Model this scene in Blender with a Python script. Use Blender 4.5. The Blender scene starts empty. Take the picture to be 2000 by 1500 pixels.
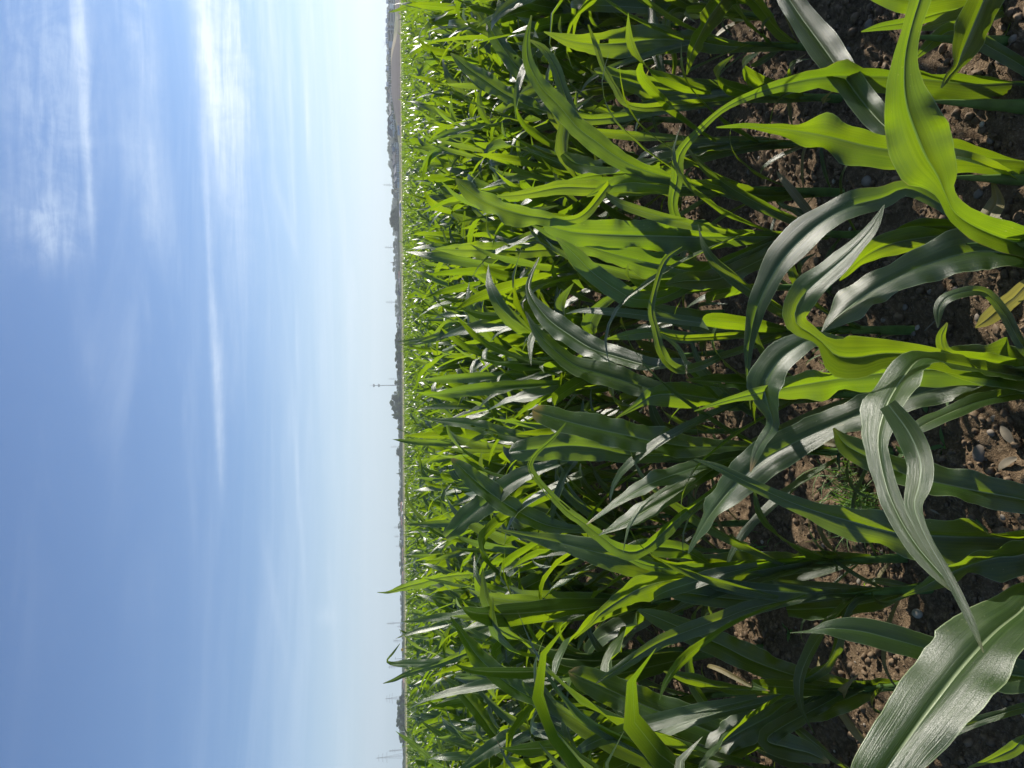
import bpy, math, random
import numpy as np
from mathutils import Vector

SEED = 7
rng = np.random.default_rng(SEED)
random.seed(SEED)
S = bpy.context.scene
COL = S.collection
R = math.radians

# ------------------------------------------------------------------ camera
FPX = 1380.0                     # focal length in pixels of the 2000 px wide photograph
CAMZ = 1.32
PITCH = math.atan((1000 - 784) / FPX)
EPS = R(0.5)
F = np.array([0, math.cos(PITCH), -math.sin(PITCH)])
RT = np.array([1.0, 0, 0])
DN = np.array([0, -math.sin(PITCH), -math.cos(PITCH)])
XC = math.cos(EPS) * DN - math.sin(EPS) * RT      # picture right = world down (the phone was turned)
YC = math.sin(EPS) * DN + math.cos(EPS) * RT      # picture up = world right
CAM = np.array([0, 0, CAMZ])


def ray(px, py):
    return F + (px - 1000) / FPX * XC - (py - 750) / FPX * YC


def at_depth(px, py, t):
    return CAM + t * ray(px, py)


def at_dist(px, py, d):
    r = ray(px, py)
    return CAM + r * (d / r[1])


def on_ground(px, py, z=0.0):
    r = ray(px, py)
    return CAM + r * ((z - CAMZ) / r[2])


cam = bpy.data.cameras.new('camera')
cam.sensor_width = 36
cam.lens = FPX / 2000 * 36
cam.clip_start = 0.02
cam.clip_end = 30000
camo = bpy.data.objects.new('camera', cam)
COL.objects.link(camo)
from mathutils import Matrix
M = Matrix.Identity(4)
for i in range(3):
    M[i][0], M[i][1], M[i][2], M[i][3] = XC[i], YC[i], -F[i], CAM[i]
camo.matrix_world = M
S.camera = camo

# ------------------------------------------------------------------ light
SUN_AZ, SUN_EL = R(66), R(26)
SUN = np.array([math.sin(SUN_AZ) * math.cos(SUN_EL), math.cos(SUN_AZ) * math.cos(SUN_EL), math.sin(SUN_EL)])
sl = bpy.data.lights.new('sun', 'SUN')
sl.energy = 5.0
sl.angle = R(0.5)
sl.color = (1.0, 0.93, 0.82)
so = bpy.data.objects.new('sun', sl)
so.rotation_euler = Vector(-SUN).to_track_quat('-Z', 'Y').to_euler()
so.location = (0, 0, 50)
COL.objects.link(so)
S.view_settings.view_transform = 'Standard'
S.view_settings.look = 'None'
S.view_settings.exposure = 0.85
S.view_settings.gamma = 1.0


# ------------------------------------------------------------------ node helpers
class NT:
    def __init__(s, tree):
        s.t = tree
        tree.nodes.clear()

    def n(s, typ, **kw):
        nd = s.t.nodes.new(typ)
        for k, v in kw.items():
            if k.startswith('i_'):
                key = k[2:]
                key = int(key) if key.isdigit() else key
                s.put(nd.inputs[key], v)
            else:
                setattr(nd, k, v)
        return nd

    def put(s, sock, v):
        if isinstance(v, bpy.types.NodeSocket):
            s.t.links.new(v, sock)
        elif isinstance(v, bpy.types.Node):
            s.t.links.new(v.outputs[0], sock)
        else:
            sock.default_value = v

    def m(s, op, a, b=0.0, c=None, clamp=False):
        nd = s.t.nodes.new('ShaderNodeMath')
        nd.operation = op
        nd.use_clamp = clamp
        s.put(nd.inputs[0], a)
        s.put(nd.inputs[1], b)
        if c is not None:
            s.put(nd.inputs[2], c)
        return nd.outputs[0]

    def vm(s, op, a, b=(0, 0, 0)):
        nd = s.t.nodes.new('ShaderNodeVectorMath')
        nd.operation = op
        s.put(nd.inputs[0], a)
        s.put(nd.inputs[1], b)
        return nd.outputs['Value'] if op in ('DOT_PRODUCT', 'LENGTH') else nd.outputs[0]

    def ss(s, v, a, b, lo=0.0, hi=1.0):
        nd = s.t.nodes.new('ShaderNodeMapRange')
        nd.interpolation_type = 'SMOOTHSTEP'
        s.put(nd.inputs[0], v)
        nd.inputs[1].default_value = a
        nd.inputs[2].default_value = b
        nd.inputs[3].default_value = lo
        nd.inputs[4].default_value = hi
        return nd.outputs[0]

    def mix(s, f, a, b, blend='MIX'):
        nd = s.t.nodes.new('ShaderNodeMix')
        nd.data_type = 'RGBA'
        nd.blend_type = blend
        s.put(nd.inputs[0], f)
        s.put(nd.inputs[6], a)
        s.put(nd.inputs[7], b)
        return nd.outputs[2]

    def noise(s, vec, scale, detail=3.0, rough=0.55, dist=0.0):
        nd = s.n('ShaderNodeTexNoise')
        s.put(nd.inputs['Vector'], vec)
        nd.inputs['Scale'].default_value = scale
        nd.inputs['Detail'].default_value = detail
        nd.inputs['Roughness'].default_value = rough
        nd.inputs['Distortion'].default_value = dist
        return nd.outputs[0]


def C4(r, g, b):
    return (r, g, b, 1.0)


def newmat(name):
    m = bpy.data.materials.new(name)
    m.use_nodes = True
    return m, NT(m.node_tree)


def simple_mat(name, col, rough=0.8, var=0.25, scale=3.0, spec=0.3, bump=0.0, metal=0.0, col2=None):
    m, t = newmat(name)
    tc = t.n('ShaderNodeTexCoord')
    nz = t.noise(tc.outputs['Object'], scale, 5)
    f = t.ss(nz, 0.3, 0.7)
    c2 = col2 if col2 else tuple(c * (1 - var) for c in col)
    c = t.mix(f, C4(*c2), C4(*col))
    b = t.n('ShaderNodeBsdfPrincipled', i_Roughness=rough, i_Metallic=metal)
    b.inputs['Specular IOR Level'].default_value = spec
    t.put(b.inputs['Base Color'], c)
    if bump:
        bp = t.n('ShaderNodeBump', i_Strength=bump, i_Distance=0.02, i_Height=nz)
        t.put(b.inputs['Normal'], bp)
    t.n('ShaderNodeOutputMaterial', i_Surface=b)
    return m


# ------------------------------------------------------------------ leaf material
def leaf_mat(name, dark, mid, trans, tw, rough, pale):
    m, t = newmat(name)
    uvn = t.n('ShaderNodeUVMap')
    uv = uvn.outputs[0]
    sep = t.n('ShaderNodeSeparateXYZ', i_0=uv)
    u, v = sep.outputs[0], sep.outputs[1]
    geo = t.n('ShaderNodeNewGeometry')
    oi = t.n('ShaderNodeObjectInfo')
    au = t.m('ABSOLUTE', t.m('SUBTRACT', u, 0.5))
    # stretched noise: streaks and veins run along the blade
    cmb = t.n('ShaderNodeCombineXYZ', i_0=t.m('MULTIPLY', u, 30.0), i_1=t.m('MULTIPLY', v, 3.0), i_2=t.m('MULTIPLY', oi.outputs['Random'], 50.0))
    streak = t.noise(cmb.outputs[0], 1.0, 4, 0.6)
    cmb2 = t.n('ShaderNodeCombineXYZ', i_0=t.m('MULTIPLY', u, 85.0), i_1=t.m('MULTIPLY', v, 2.0), i_2=t.m('MULTIPLY', oi.outputs['Random'], 50.0))
    vein = t.noise(cmb2.outputs[0], 1.0, 1, 0.5)
    patch = t.noise(geo.outputs['Position'], 5.0, 3, 0.5)
    f = t.m('ADD', t.m('MULTIPLY', streak, 0.55), t.m('MULTIPLY', patch, 0.45))
    dry = t.noise(geo.outputs['Position'], 11.0, 4, 0.65)
    base = t.mix(t.ss(f, 0.33, 0.68), C4(*dark), C4(*mid))
    base = t.mix(t.m('MULTIPLY', t.ss(vein, 0.45, 0.7, 0.0, 0.55), t.ss(dry, 0.35, 0.6)), base, C4(mid[0] * 1.9, mid[1] * 1.7, mid[2] * 1.9))
    hue = t.m('FRACT', t.m('MULTIPLY', oi.outputs['Random'], 7.31))
    base = t.mix(t.m('MULTIPLY', hue, 0.5), base, C4(dark[0] * 1.0, dark[1] * 0.95, dark[2] * 1.5))
    rib = t.ss(au, 0.026, 0.012)
    base = t.mix(t.m('MULTIPLY', rib, 0.92), base, C4(*pale))
    edge = t.ss(au, 0.475, 0.495)
    base = t.mix(t.m('MULTIPLY', edge, 0.7), base, C4(*pale))
    # feeding marks and specks
    cmb3 = t.n('ShaderNodeCombineXYZ', i_0=t.m('MULTIPLY', u, 10.0), i_1=t.m('MULTIPLY', v, 34.0), i_2=t.m('MULTIPLY', oi.outputs['Random'], 90.0))
    sp = t.noise(cmb3.outputs[0], 2.2, 2, 0.55)
    reg = t.noise(geo.outputs['Position'], 7.0, 1, 0.5)
    spk = t.m('MULTIPLY', t.ss(sp, 0.70, 0.74), t.ss(reg, 0.5, 0.62))
    base = t.mix(t.m('MULTIPLY', spk, 0.75), base, C4(0.36, 0.38, 0.16))
    # dry tip
    tip = t.m('MULTIPLY', t.ss(v, 0.955, 0.995), t.ss(t.m('ADD', oi.outputs['Random'], t.m('MULTIPLY', streak, 0.4)), 0.75, 0.95))
    base = t.mix(tip, base, C4(0.32, 0.2, 0.08))
    # faded, dusty patches and rusty margins
    dm = t.m('MULTIPLY', t.ss(dry, 0.55, 0.75), 0.35)
    base = t.mix(dm, base, C4(0.085, 0.115, 0.05))
    mar = t.m('MULTIPLY', t.ss(t.m('ADD', au, t.m('MULTIPLY', dry, 0.12)), 0.545, 0.58), t.ss(hue, 0.45, 0.8))
    base = t.mix(t.m('MULTIPLY', mar, 0.8), base, C4(0.25, 0.17, 0.06))
    p = t.n('ShaderNodeBsdfPrincipled')
    t.put(p.inputs['Base Color'], base)
    p.inputs['Specular IOR Level'].default_value = 0.8
    t.put(p.inputs['Roughness'], t.m('ADD', t.m('MULTIPLY', streak, 0.24), rough - 0.1))
    wr = t.noise(geo.outputs['Position'], 45.0, 3, 0.6)
    grain = t.noise(geo.outputs['Position'], 700.0, 2, 0.6)
    h = t.m('ADD', t.m('MULTIPLY', grain, 0.35), t.m('ADD', t.m('MULTIPLY', vein, 0.5), t.m('MULTIPLY', streak, 0.6)), t.m('MULTIPLY', wr, 0.9))
    h = t.m('ADD', h, t.m('MULTIPLY', grain, 0.15))
    bp = t.n('ShaderNodeBump', i_Strength=0.45, i_Distance=0.0025, i_Height=h)
    t.put(p.inputs['Normal'], bp)
    tr = t.n('ShaderNodeBsdfTranslucent')
    tcol = t.mix(t.ss(f, 0.3, 0.7), C4(trans[0] * 0.5, trans[1] * 0.62, trans[2]), C4(*trans))
    tcol = t.mix(t.m('MULTIPLY', rib, 0.55), tcol, C4(0.1, 0.16, 0.01))
    tcol = t.mix(t.m('MULTIPLY', hue, 0.35), tcol, C4(trans[0] * 0.45, trans[1] * 0.75, trans[2] * 2))
    tcol = t.mix(t.m('MULTIPLY', mar, 0.7), tcol, C4(0.4, 0.25, 0.05))
    tcol = t.mix(t.m('MULTIPLY', spk, 0.7), tcol, C4(0.6, 0.62, 0.16))
    tcol = t.mix(t.m('MULTIPLY', t.ss(vein, 0.52, 0.36), 0.5), tcol, C4(trans[0] * 0.5, trans[1] * 0.6, trans[2]))
    t.put(tr.inputs[0], tcol)
    mx = t.n('ShaderNodeMixShader', i_0=tw, i_1=p.outputs[0], i_2=tr.outputs[0])
    t.n('ShaderNodeOutputMaterial', i_Surface=mx)
    return m


M_LEAF = leaf_mat('maize_leaf', (0.013, 0.032, 0.008), (0.030, 0.062, 0.014), (0.43, 0.57, 0.008), 0.38, 0.31, (0.30, 0.38, 0.20))
M_OLD = leaf_mat('old_maize_leaf', (0.10, 0.10, 0.025), (0.22, 0.17, 0.06), (0.50, 0.42, 0.06), 0.36, 0.5, (0.34, 0.30, 0.16))
M_STALK = simple_mat('maize_stalk', (0.10, 0.19, 0.045), 0.5, 0.5, 14.0, 0.4)
M_GRASS = leaf_mat('weed_grass', (0.05, 0.12, 0.02), (0.09, 0.2, 0.03), (0.3, 0.5, 0.03), 0.35, 0.5, (0.16, 0.26, 0.07))
M_DRY = simple_mat('dry_leaf', (0.20, 0.17, 0.125), 0.8, 0.4, 30.0)


# ------------------------------------------------------------------ object helpers
def mesh_np(name, V, Fq, mats, UV=None, smooth=True, tris=False, midx=None):
    me = bpy.data.meshes.new(name)
    V = np.asarray(V, dtype=np.float32)
    Fq = np.asarray(Fq, dtype=np.int32)
    k = Fq.shape[1]
    me.vertices.add(len(V))
    me.vertices.foreach_set('co', V.ravel())
    me.loops.add(Fq.size)
    me.loops.foreach_set('vertex_index', Fq.ravel())
    me.polygons.add(len(Fq))
    me.polygons.foreach_set('loop_start', np.arange(0, Fq.size, k, dtype=np.int32))
    me.polygons.foreach_set('loop_total', np.full(len(Fq), k, dtype=np.int32))
    if smooth:
        me.polygons.foreach_set('use_smooth', np.ones(len(Fq), dtype=bool))
    if UV is not None:
        l = me.uv_layers.new(name='UVMap')
        l.data.foreach_set('uv', np.asarray(UV, dtype=np.float32)[Fq.ravel()].ravel())
    for m in (mats if isinstance(mats, (list, tuple)) else [mats]):
        me.materials.append(m)
    if midx is not None:
        me.polygons.foreach_set('material_index', np.asarray(midx, dtype=np.int32))
    me.update(calc_edges=True)
    me.validate()
    return me


def link(name, data, parent=None, loc=None):
    o = bpy.data.objects.new(name, data)
    COL.objects.link(o)
    if parent:
        o.parent = parent
    if loc is not None:
        o.location = loc
    return o


def tag(o, label=None, cat=None, group=None, kind=None):
    if label:
        o['label'] = label
    if cat:
        o['category'] = cat
    if group:
        o['group'] = group
    if kind:
        o['kind'] = kind
    return o


class MB:
    """collects boxes, tubes and free faces (tri/quad mixed) into one mesh"""

    def __init__(s):
        s.v, s.f = [], []

    def box(s, c, d, rz=0.0):
        x, y, z = [q / 2 for q in d]
        b = len(s.v)
        cs, sn = math.cos(rz), math.sin(rz)
        for i in range(8):
            a = x if i & 1 else -x
            e = y if i & 2 else -y
            g = z if i & 4 else -z
            s.v.append((c[0] + a * cs - e * sn, c[1] + a * sn + e * cs, c[2] + g))
        for f in ((0, 2, 3, 1), (4, 5, 7, 6), (0, 1, 5, 4), (2, 6, 7, 3), (0, 4, 6, 2), (1, 3, 7, 5)):
            s.f.append(tuple(b + q for q in f))
        return s

    def tube(s, a, b, r0, r1=None, n=6):
        r1 = r0 if r1 is None else r1
        a, b = Vector(a), Vector(b)
        d = (b - a).normalized()
        u = d.orthogonal().normalized()
        w = d.cross(u)
        k = len(s.v)
        for p, r in ((a, r0), (b, r1)):
            for i in range(n):
                q = p + (u * math.cos(2 * math.pi * i / n) + w * math.sin(2 * math.pi * i / n)) * r
                s.v.append(tuple(q))
        for i in range(n):
            j = (i + 1) % n
            s.f.append((k + i, k + j, k + n + j, k + n + i))
        s.f.append(tuple(k + n + i for i in range(n)))
        s.f.append(tuple(k + n - 1 - i for i in range(n)))
        return s

    def prism(s, prof, y0, y1):
        """profile in xz, extruded along y"""
        k = len(s.v)
        n = len(prof)
        for y in (y0, y1):
            for x, z in prof:
                s.v.append((x, y, z))
        for i in range(n):
            j = (i + 1) % n
            s.f.append((k + i, k + j, k + n + j, k + n + i))
        s.f.append(tuple(k + n - 1 - i for i in range(n)))
        s.f.append(tuple(k + n + i for i in range(n)))
        return s

    def mesh(s, name, mat, smooth=False):
        me = bpy.data.meshes.new(name)
        me.from_pydata(s.v, [], s.f)
        me.materials.append(mat)
        if smooth:
            for p in me.polygons:
                p.use_smooth = True
        me.update()
        return me

    def build(s, name, mat, parent=None, smooth=False, loc=None):
        return link(name, s.mesh(name, mat, smooth), parent, loc)


# numpy value noise
_tab = np.random.default_rng(3).random((256, 256))


def vnoise(x, y):
    xi, yi = np.floor(x).astype(int), np.floor(y).astype(int)
    fx, fy = x - xi, y - yi
    fx, fy = fx * fx * (3 - 2 * fx), fy * fy * (3 - 2 * fy)
    a = _tab[xi % 256, yi % 256]
    b = _tab[(xi + 1) % 256, yi % 256]
    c = _tab[xi % 256, (yi + 1) % 256]
    d = _tab[(xi + 1) % 256, (yi + 1) % 256]
    return (a * (1 - fx) + b * fx) * (1 - fy) + (c * (1 - fx) + d * fx) * fy


def sstep(x, a, b):
    t = np.clip((x - a) / (b - a), 0, 1)
    return t * t * (3 - 2 * t)


# ------------------------------------------------------------------ ground
FIELD_END = 128.0
ROW_D0, ROW_DY, ROW_SL = 1.91, 0.78, 0.28


def far_z(x, y):
    r = np.hypot(x, y)
    a = x / np.maximum(np.abs(y), 1e-3)
    z = 0.95 * sstep(r, FIELD_END + 2, FIELD_END + 9)
    z = z + 0.3 * sstep(r, 200, 500)
    z = z + (2.9 * sstep(a, 0.335, 0.415) - 2.2 * sstep(a, 0.455, 0.51)) * sstep(r, FIELD_END + 20, 335) * (y > 0)
    z = z + 0.8 * sstep(a, 0.05, 0.3) * sstep(r, 220, 420) * (y > 0)
    return z


def ground_z(x, y):
    """soil: rows slightly ridged, clods and crumbs near the viewer"""
    r = np.hypot(x, y)
    near = 1 - sstep(r, 7, 20)
    ph = (y - ROW_SL * x - ROW_D0) / ROW_DY
    ridge = 0.018 * np.cos(2 * np.pi * ph)
    b = (vnoise(x * 2.3, y * 2.3) - 0.5) * 0.05
    b = b + (vnoise(x * 9 + 31, y * 9 + 7) - 0.5) * 0.032
    n3 = vnoise(x * 26 + 11, y * 26 + 3)
    b = b + (np.abs(n3 - 0.5) * -0.016 + 0.005)
    n4 = vnoise(x * 57 + 71, y * 57 + 13)
    b = b + (n4 ** 2 - 0.33) * 0.020 + (vnoise(x * 110 + 5, y * 110 + 61) - 0.5) * 0.008
    return far_z(x, y) + near * (ridge + b)


def graded(lo, hi, step, far, g):
    a = list(np.arange(lo, hi, step))
    s, p = step, a[-1]
    while p < far:
        s *= g
        p += s
        a.append(p)
    s, p = step, a[0]
    out = []
    while p > -far:
        s *= g
        p -= s
        out.append(p)
    return np.array(out[::-1] + a)


gx = graded(-2.0, 2.6, 0.0125, 9000, 1.09)
gy = graded(1.15, 4.6, 0.0125, 12000, 1.05)
gy = gy[gy > -60]
GX, GY = np.meshgrid(gx, gy)
GZ = ground_z(GX, GY)
nx, ny = len(gx), len(gy)
idx = np.arange(nx * ny).reshape(ny, nx)
FQ = np.stack([idx[:-1, :-1].ravel(), idx[:-1, 1:].ravel(), idx[1:, 1:].ravel(), idx[1:, :-1].ravel()], 1)

m, t = newmat('soil')
geo = t.n('ShaderNodeNewGeometry')
pos = geo.outputs['Position']
n1 = t.noise(pos, 6.0, 6, 0.65)
n2 = t.noise(pos, 60.0, 5, 0.7)
n3 = t.noise(pos, 240.0, 3, 0.6)
c = t.mix(t.ss(n1, 0.3, 0.7), C4(0.070, 0.047, 0.028), C4(0.135, 0.093, 0.055))
c = t.mix(t.ss(n2, 0.42, 0.68), c, C4(0.22, 0.157, 0.096))
c = t.mix(t.ss(n3, 0.6, 0.72), c, C4(0.27, 0.21, 0.15))
ln = t.vm('LENGTH', pos)
farf = t.ss(ln, 90.0, 140.0)
nf = t.noise(pos, 0.02, 4, 0.6)
grass = t.mix(t.ss(nf, 0.35, 0.65), C4(0.075, 0.10, 0.035), C4(0.16, 0.15, 0.07))
c = t.mix(farf, c, grass)
b = t.n('ShaderNodeBsdfPrincipled', i_Roughness=0.95)
b.inputs['Specular IOR Level'].default_value = 0.15
t.put(b.inputs['Base Color'], c)
hh = t.m('ADD', t.m('MULTIPLY', n2, 0.7), t.m('MULTIPLY', n3, 0.4))
bp = t.n('ShaderNodeBump', i_Strength=0.9, i_Distance=0.012, i_Height=hh)
t.put(b.inputs['Normal'], bp)
t.n('ShaderNodeOutputMaterial', i_Surface=b)
M_SOIL = m
g = link('ground', mesh_np('ground', np.stack([GX, GY, GZ], -1).reshape(-1, 3), FQ, M_SOIL))
tag(g, kind='structure')


def gz(x, y):
    return float(ground_z(np.array([float(x)]), np.array([float(y)]))[0])


# ------------------------------------------------------------------ stones and crumbs
def blob(r, seed, n1=7, n2=10, sq=(1, 0.8, 0.55), rough=0.18):
    q = np.random.default_rng(seed)
    th = np.linspace(0, np.pi, n1)
    ph = np.linspace(0, 2 * np.pi, n2, endpoint=False)
    T, P = np.meshgrid(th, ph, indexing='ij')
    k = q.normal(size=(4, 3))
    d = np.stack([np.sin(T) * np.cos(P), np.sin(T) * np.sin(P), np.cos(T)], -1)
    rr = 1 + rough * sum(np.sin(d @ (k[i] * 1.6) + i) for i in range(4)) / 2
    V = d * rr[..., None] * np.array(sq) * r
    V = V.reshape(-1, 3)
    ii = np.arange(n1 * n2).reshape(n1, n2)
    jj = np.roll(ii, -1, 1)
    Fq = np.stack([ii[:-1].ravel(), ii[1:].ravel(), jj[1:].ravel(), jj[:-1].ravel()], 1)
    return V, Fq


def stone_mat(name, a, b2, sc):
    m, t = newmat(name)
    geo = t.n('ShaderNodeNewGeometry')
    oi = t.n('ShaderNodeObjectInfo')
    big = t.n('ShaderNodeTexWhiteNoise')
    t.put(big.inputs['Vector'], t.vm('SNAP', geo.outputs['Position'], (0.03, 0.03, 0.2)))
    n1 = t.noise(geo.outputs['Position'], sc, 4, 0.6)
    c = t.mix(t.m('ADD', t.m('MULTIPLY', t.ss(n1, 0.3, 0.7), 0.6), t.m('MULTIPLY', oi.outputs['Random'], 0.4)), C4(*a), C4(*b2))
    b = t.n('ShaderNodeBsdfPrincipled', i_Roughness=0.75)
    b.inputs['Specular IOR Level'].default_value = 0.3
    t.put(b.inputs['Base Color'], c)
    bp = t.n('ShaderNodeBump', i_Strength=0.4, i_Distance=0.004, i_Height=n1)
    t.put(b.inputs['Normal'], bp)
    t.n('ShaderNodeOutputMaterial', i_Surface=b)
    return m


M_STONE = stone_mat('pebble', (0.11, 0.095, 0.08), (0.25, 0.21, 0.17), 30)
M_STONE2 = stone_mat('pale_pebble', (0.24, 0.21, 0.17), (0.40, 0.35, 0.28), 40)
M_CRUMB = stone_mat('soil_clod', (0.075, 0.050, 0.030), (0.225, 0.158, 0.096), 25)


def rot_z(V, a):
    c, s = math.cos(a), math.sin(a)
    return np.stack([V[:, 0] * c - V[:, 1] * s, V[:, 0] * s + V[:, 1] * c, V[:, 2]], 1)


def scatter(name, count, rmin, rmax, mat, sq, rough, seed, label, cat, near_bias=1.0, n1=5, n2=7, ymax=6.5):
    q = np.random.default_rng(seed)
    base = [blob(1.0, seed * 10 + i, n1, n2, sq, rough) for i in range(9)]
    VV, FF, off = [], [], 0
    for i in range(count):
        d = 1.1 + (ymax - 1.1) * q.random() ** near_bias
        x = (q.random() * 2 - 1) * (d * 0.62 + 0.25) + 0.1
        r = rmin + (rmax - rmin) * q.random() ** 3.2
        V, Fq = base[i % 9]
        V = rot_z(V * r * (0.8 + 0.4 * q.random(3)), q.random() * 6.28)
        V = V + np.array([x, d, gz(x, d) + r * 0.22])
        VV.append(V)
        FF.append(Fq + off)
        off += len(V)
    o = link(name, mesh_np(name, np.concatenate(VV), np.concatenate(FF), mat, smooth=name != 'soil_clods'))
    return tag(o, label, cat, kind='stuff')


scatter('soil_clods', 30000, 0.002, 0.0125, M_CRUMB, (1, 0.9, 0.75), 0.55, 21, 'crumbly brown soil clods scattered between the maize rows', 'soil', 0.95)
scatter('gravel', 1100, 0.0025, 0.011, M_STONE, (1, 0.8, 0.6), 0.16, 22, 'small rounded grey gravel lying in the brown soil', 'gravel', 0.9, 6, 9)
scatter('pale_gravel', 220, 0.0025, 0.009, M_STONE2, (1, 0.8, 0.6), 0.16, 23, 'small pale cream gravel scattered on the soil', 'gravel', 0.9, 6, 9)

big = [(1908, 888, 30, 0, 'large smooth grey tan pebble on bare soil beside the nearest plants'),
       (1793, 1198, 20, 1, 'pale cream pebble on soil near the lower edge of the photo'),
       (1555, 187, 22, 0, 'tan rounded pebble beside a maize stem base in the second row'),
       (1533, 178, 15, 0, None), (1968, 276, 17, 0, None), (1965, 245, 13, 1, None), (1699, 355, 24, 0, 'grey brown stone in shade beneath the nearest bright arching leaf'),
       (1940, 380, 22, 0, None), (1990, 120, 24, 0, None), (1848, 45, 20, 0, None), (1496, 1058, 10, 1, None),
       (1675, 1135, 16, 1, None), (1692, 1148, 13, 0, None), (1900, 620, 18, 0, None), (1838, 575, 18, 0, None), (1805, 570, 15, 0, None),
       (1862, 565, 20, 0, None), (1712, 1282, 12, 0, None), (1720, 1275, 10, 0, None), (1478, 105, 12, 0, None), (1475, 110, 10, 0, None),
       (1935, 845, 18, 0, None), (1700, 50, 24, 0, None), (1835, 965, 15, 0, None), (1760, 600, 15, 0, None), (1730, 625, 14, 0, None),
       (1985, 1395, 14, 1, None), (1450, 1332, 9, 1, None), (1655, 95, 14, 0, None), (1780, 640, 13, 1, None), (1970, 1010, 14, 0, None), (1640, 355, 12, 1, None)]
for i, (px, py, w, pale, lab) in enumerate(big):
    p = on_ground(px, py)
    r = w / 2 * np.linalg.norm(p - CAM) / FPX * (0.95 if lab else 0.75)
    V, Fq = blob(r, 500 + i, 10, 16, (1, 0.78, 0.6), 0.12)
    o = link('stone', mesh_np('stone', rot_z(V, i * 1.7), Fq, M_STONE2 if pale else M_STONE), loc=(p[0], p[1], gz(p[0], p[1]) + r * 0.3))
    tag(o, lab or ('small pale pebble lying loose on the shaded brown soil' if pale else 'small grey brown pebble lying loose on the brown soil'), 'stone',
        None if lab else ('pale pebbles on the soil' if pale else 'grey brown pebbles on the soil'))


# ------------------------------------------------------------------ leaf geometry
def catmull(P, n):
    P = np.asarray(P, float)
    if len(P) == 2:
        s = np.linspace(0, 1, n)[:, None]
        return P[0] * (1 - s) + P[1] * s
    Q = np.vstack([2 * P[0] - P[1], P, 2 * P[-1] - P[-2]])
    seg = np.linalg.norm(np.diff(P[:, :3], axis=0), axis=1) + 1e-6
    cum = np.concatenate([[0], np.cumsum(seg)])
    u = np.linspace(0, cum[-1], n)
    k = np.clip(np.searchsorted(cum, u, side='right') - 1, 0, len(P) - 2)
    s = ((u - cum[k]) / seg[k])[:, None]
    p0, p1, p2, p3 = Q[k], Q[k + 1], Q[k + 2], Q[k + 3]
    return 0.5 * (2 * p1 + (p2 - p0) * s + (2 * p0 - 5 * p1 + 4 * p2 - p3) * s * s + (3 * p1 - p0 - 3 * p2 + p3) * s ** 3)


def ribbon(P, W, N, nseg=28, ncr=7, fold=0.35, rip=0.0, seed=0, v0=0.0, v1=1.0, dam=1.0):
    """P base->tip control points, W widths, N surface normals at the control points"""
    q = np.random.default_rng(seed)
    A = catmull(np.hstack([P, np.asarray(W, float)[:, None], N]), nseg + 1)
    C, w, Nn = A[:, :3], np.clip(A[:, 3], 0.0006, None), A[:, 4:7]
    T = np.gradient(C, axis=0)
    T /= np.linalg.norm(T, axis=1, keepdims=True) + 1e-9
    Nn = Nn - (Nn * T).sum(1, keepdims=True) * T
    Nn /= np.linalg.norm(Nn, axis=1, keepdims=True) + 1e-9
    Sd = np.cross(T, Nn)
    L = np.concatenate([[0], np.cumsum(np.linalg.norm(np.diff(C, axis=0), axis=1))])
    s = L / L[-1]
    us = np.array([-1, -0.7, -0.38, -0.045, 0, 0.045, 0.38, 0.7, 1]) if ncr == 9 else np.linspace(-1, 1, ncr)
    fo = fold * (0.35 + 0.65 * (1 - s) ** 1.2)
    V = np.zeros((nseg + 1, ncr, 3))
    nick = np.ones((2, nseg + 1))
    if ncr == 9:
        for _ in range(int(q.integers(0, 4))):
            c0, dp, wd = q.uniform(0.2, 0.95), q.uniform(0.1, 0.4) * dam, q.uniform(0.012, 0.04)
            nick[int(q.integers(2))] *= 1 - dp * np.exp(-((s - c0) / wd) ** 2)
        nick *= 1 + 0.022 * dam * q.normal(size=nick.shape) * (s > 0.2)
    f1, f2, p1, p2 = q.uniform(32, 72, 2).tolist() + q.uniform(0, 6.28, 2).tolist()
    a1 = 0.5 + 0.5 * np.sin(L * 11 + p2)
    for j, u in enumerate(us):
        hw = w / 2
        side = p1 if u < 0 else p2 + 2.1
        fr = f1 if u < 0 else f2
        rp = rip * u * u * w * (0.5 * np.sin(L * fr + side) + 0.4 * np.sin(L * fr * 1.73 + 2 * side) + 0.35 * np.sin(L * fr * 0.47 + 3 * side)) * np.sin(np.pi * np.clip(s, 0, 1)) ** 0.5 * (0.4 + 0.6 * a1)
        up = hw * abs(u) * np.sin(fo) - hw * 0.09 * math.exp(-(u / 0.035) ** 2) - hw * 0.16 * u * u * s + rp
        wob = 1 + 0.06 * np.sin(L * (fr * 0.6) + side * 2) * abs(u)
        V[:, j] = C + Sd * (hw * u * np.cos(fo) * wob * (nick[0 if u < 0 else 1] if abs(u) > 0.9 else 1.0))[:, None] + Nn * up[:, None]
    UV = np.stack(np.meshgrid(us * 0.5 + 0.5, v0 + (v1 - v0) * s), -1).reshape(-1, 2)
    ii = np.arange((nseg + 1) * ncr).reshape(nseg + 1, ncr)
    Fq = np.stack([ii[:-1, :-1].ravel(), ii[:-1, 1:].ravel(), ii[1:, 1:].ravel(), ii[1:, :-1].ravel()], 1)
    if ncr == 9 and q.random() < 0.15 and dam > 0.5:
        keep = np.ones((nseg, ncr - 1), bool)
        for _ in range(int(q.integers(1, 4))):
            j, a0 = int(q.choice([1, 2, 5, 6])), int(q.integers(nseg // 3, nseg - 6))
            keep[a0:a0 + int(q.integers(1, 4)), j] = False
        Fq = Fq[keep.ravel()]
    return V.reshape(-1, 3), Fq, UV


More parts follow.
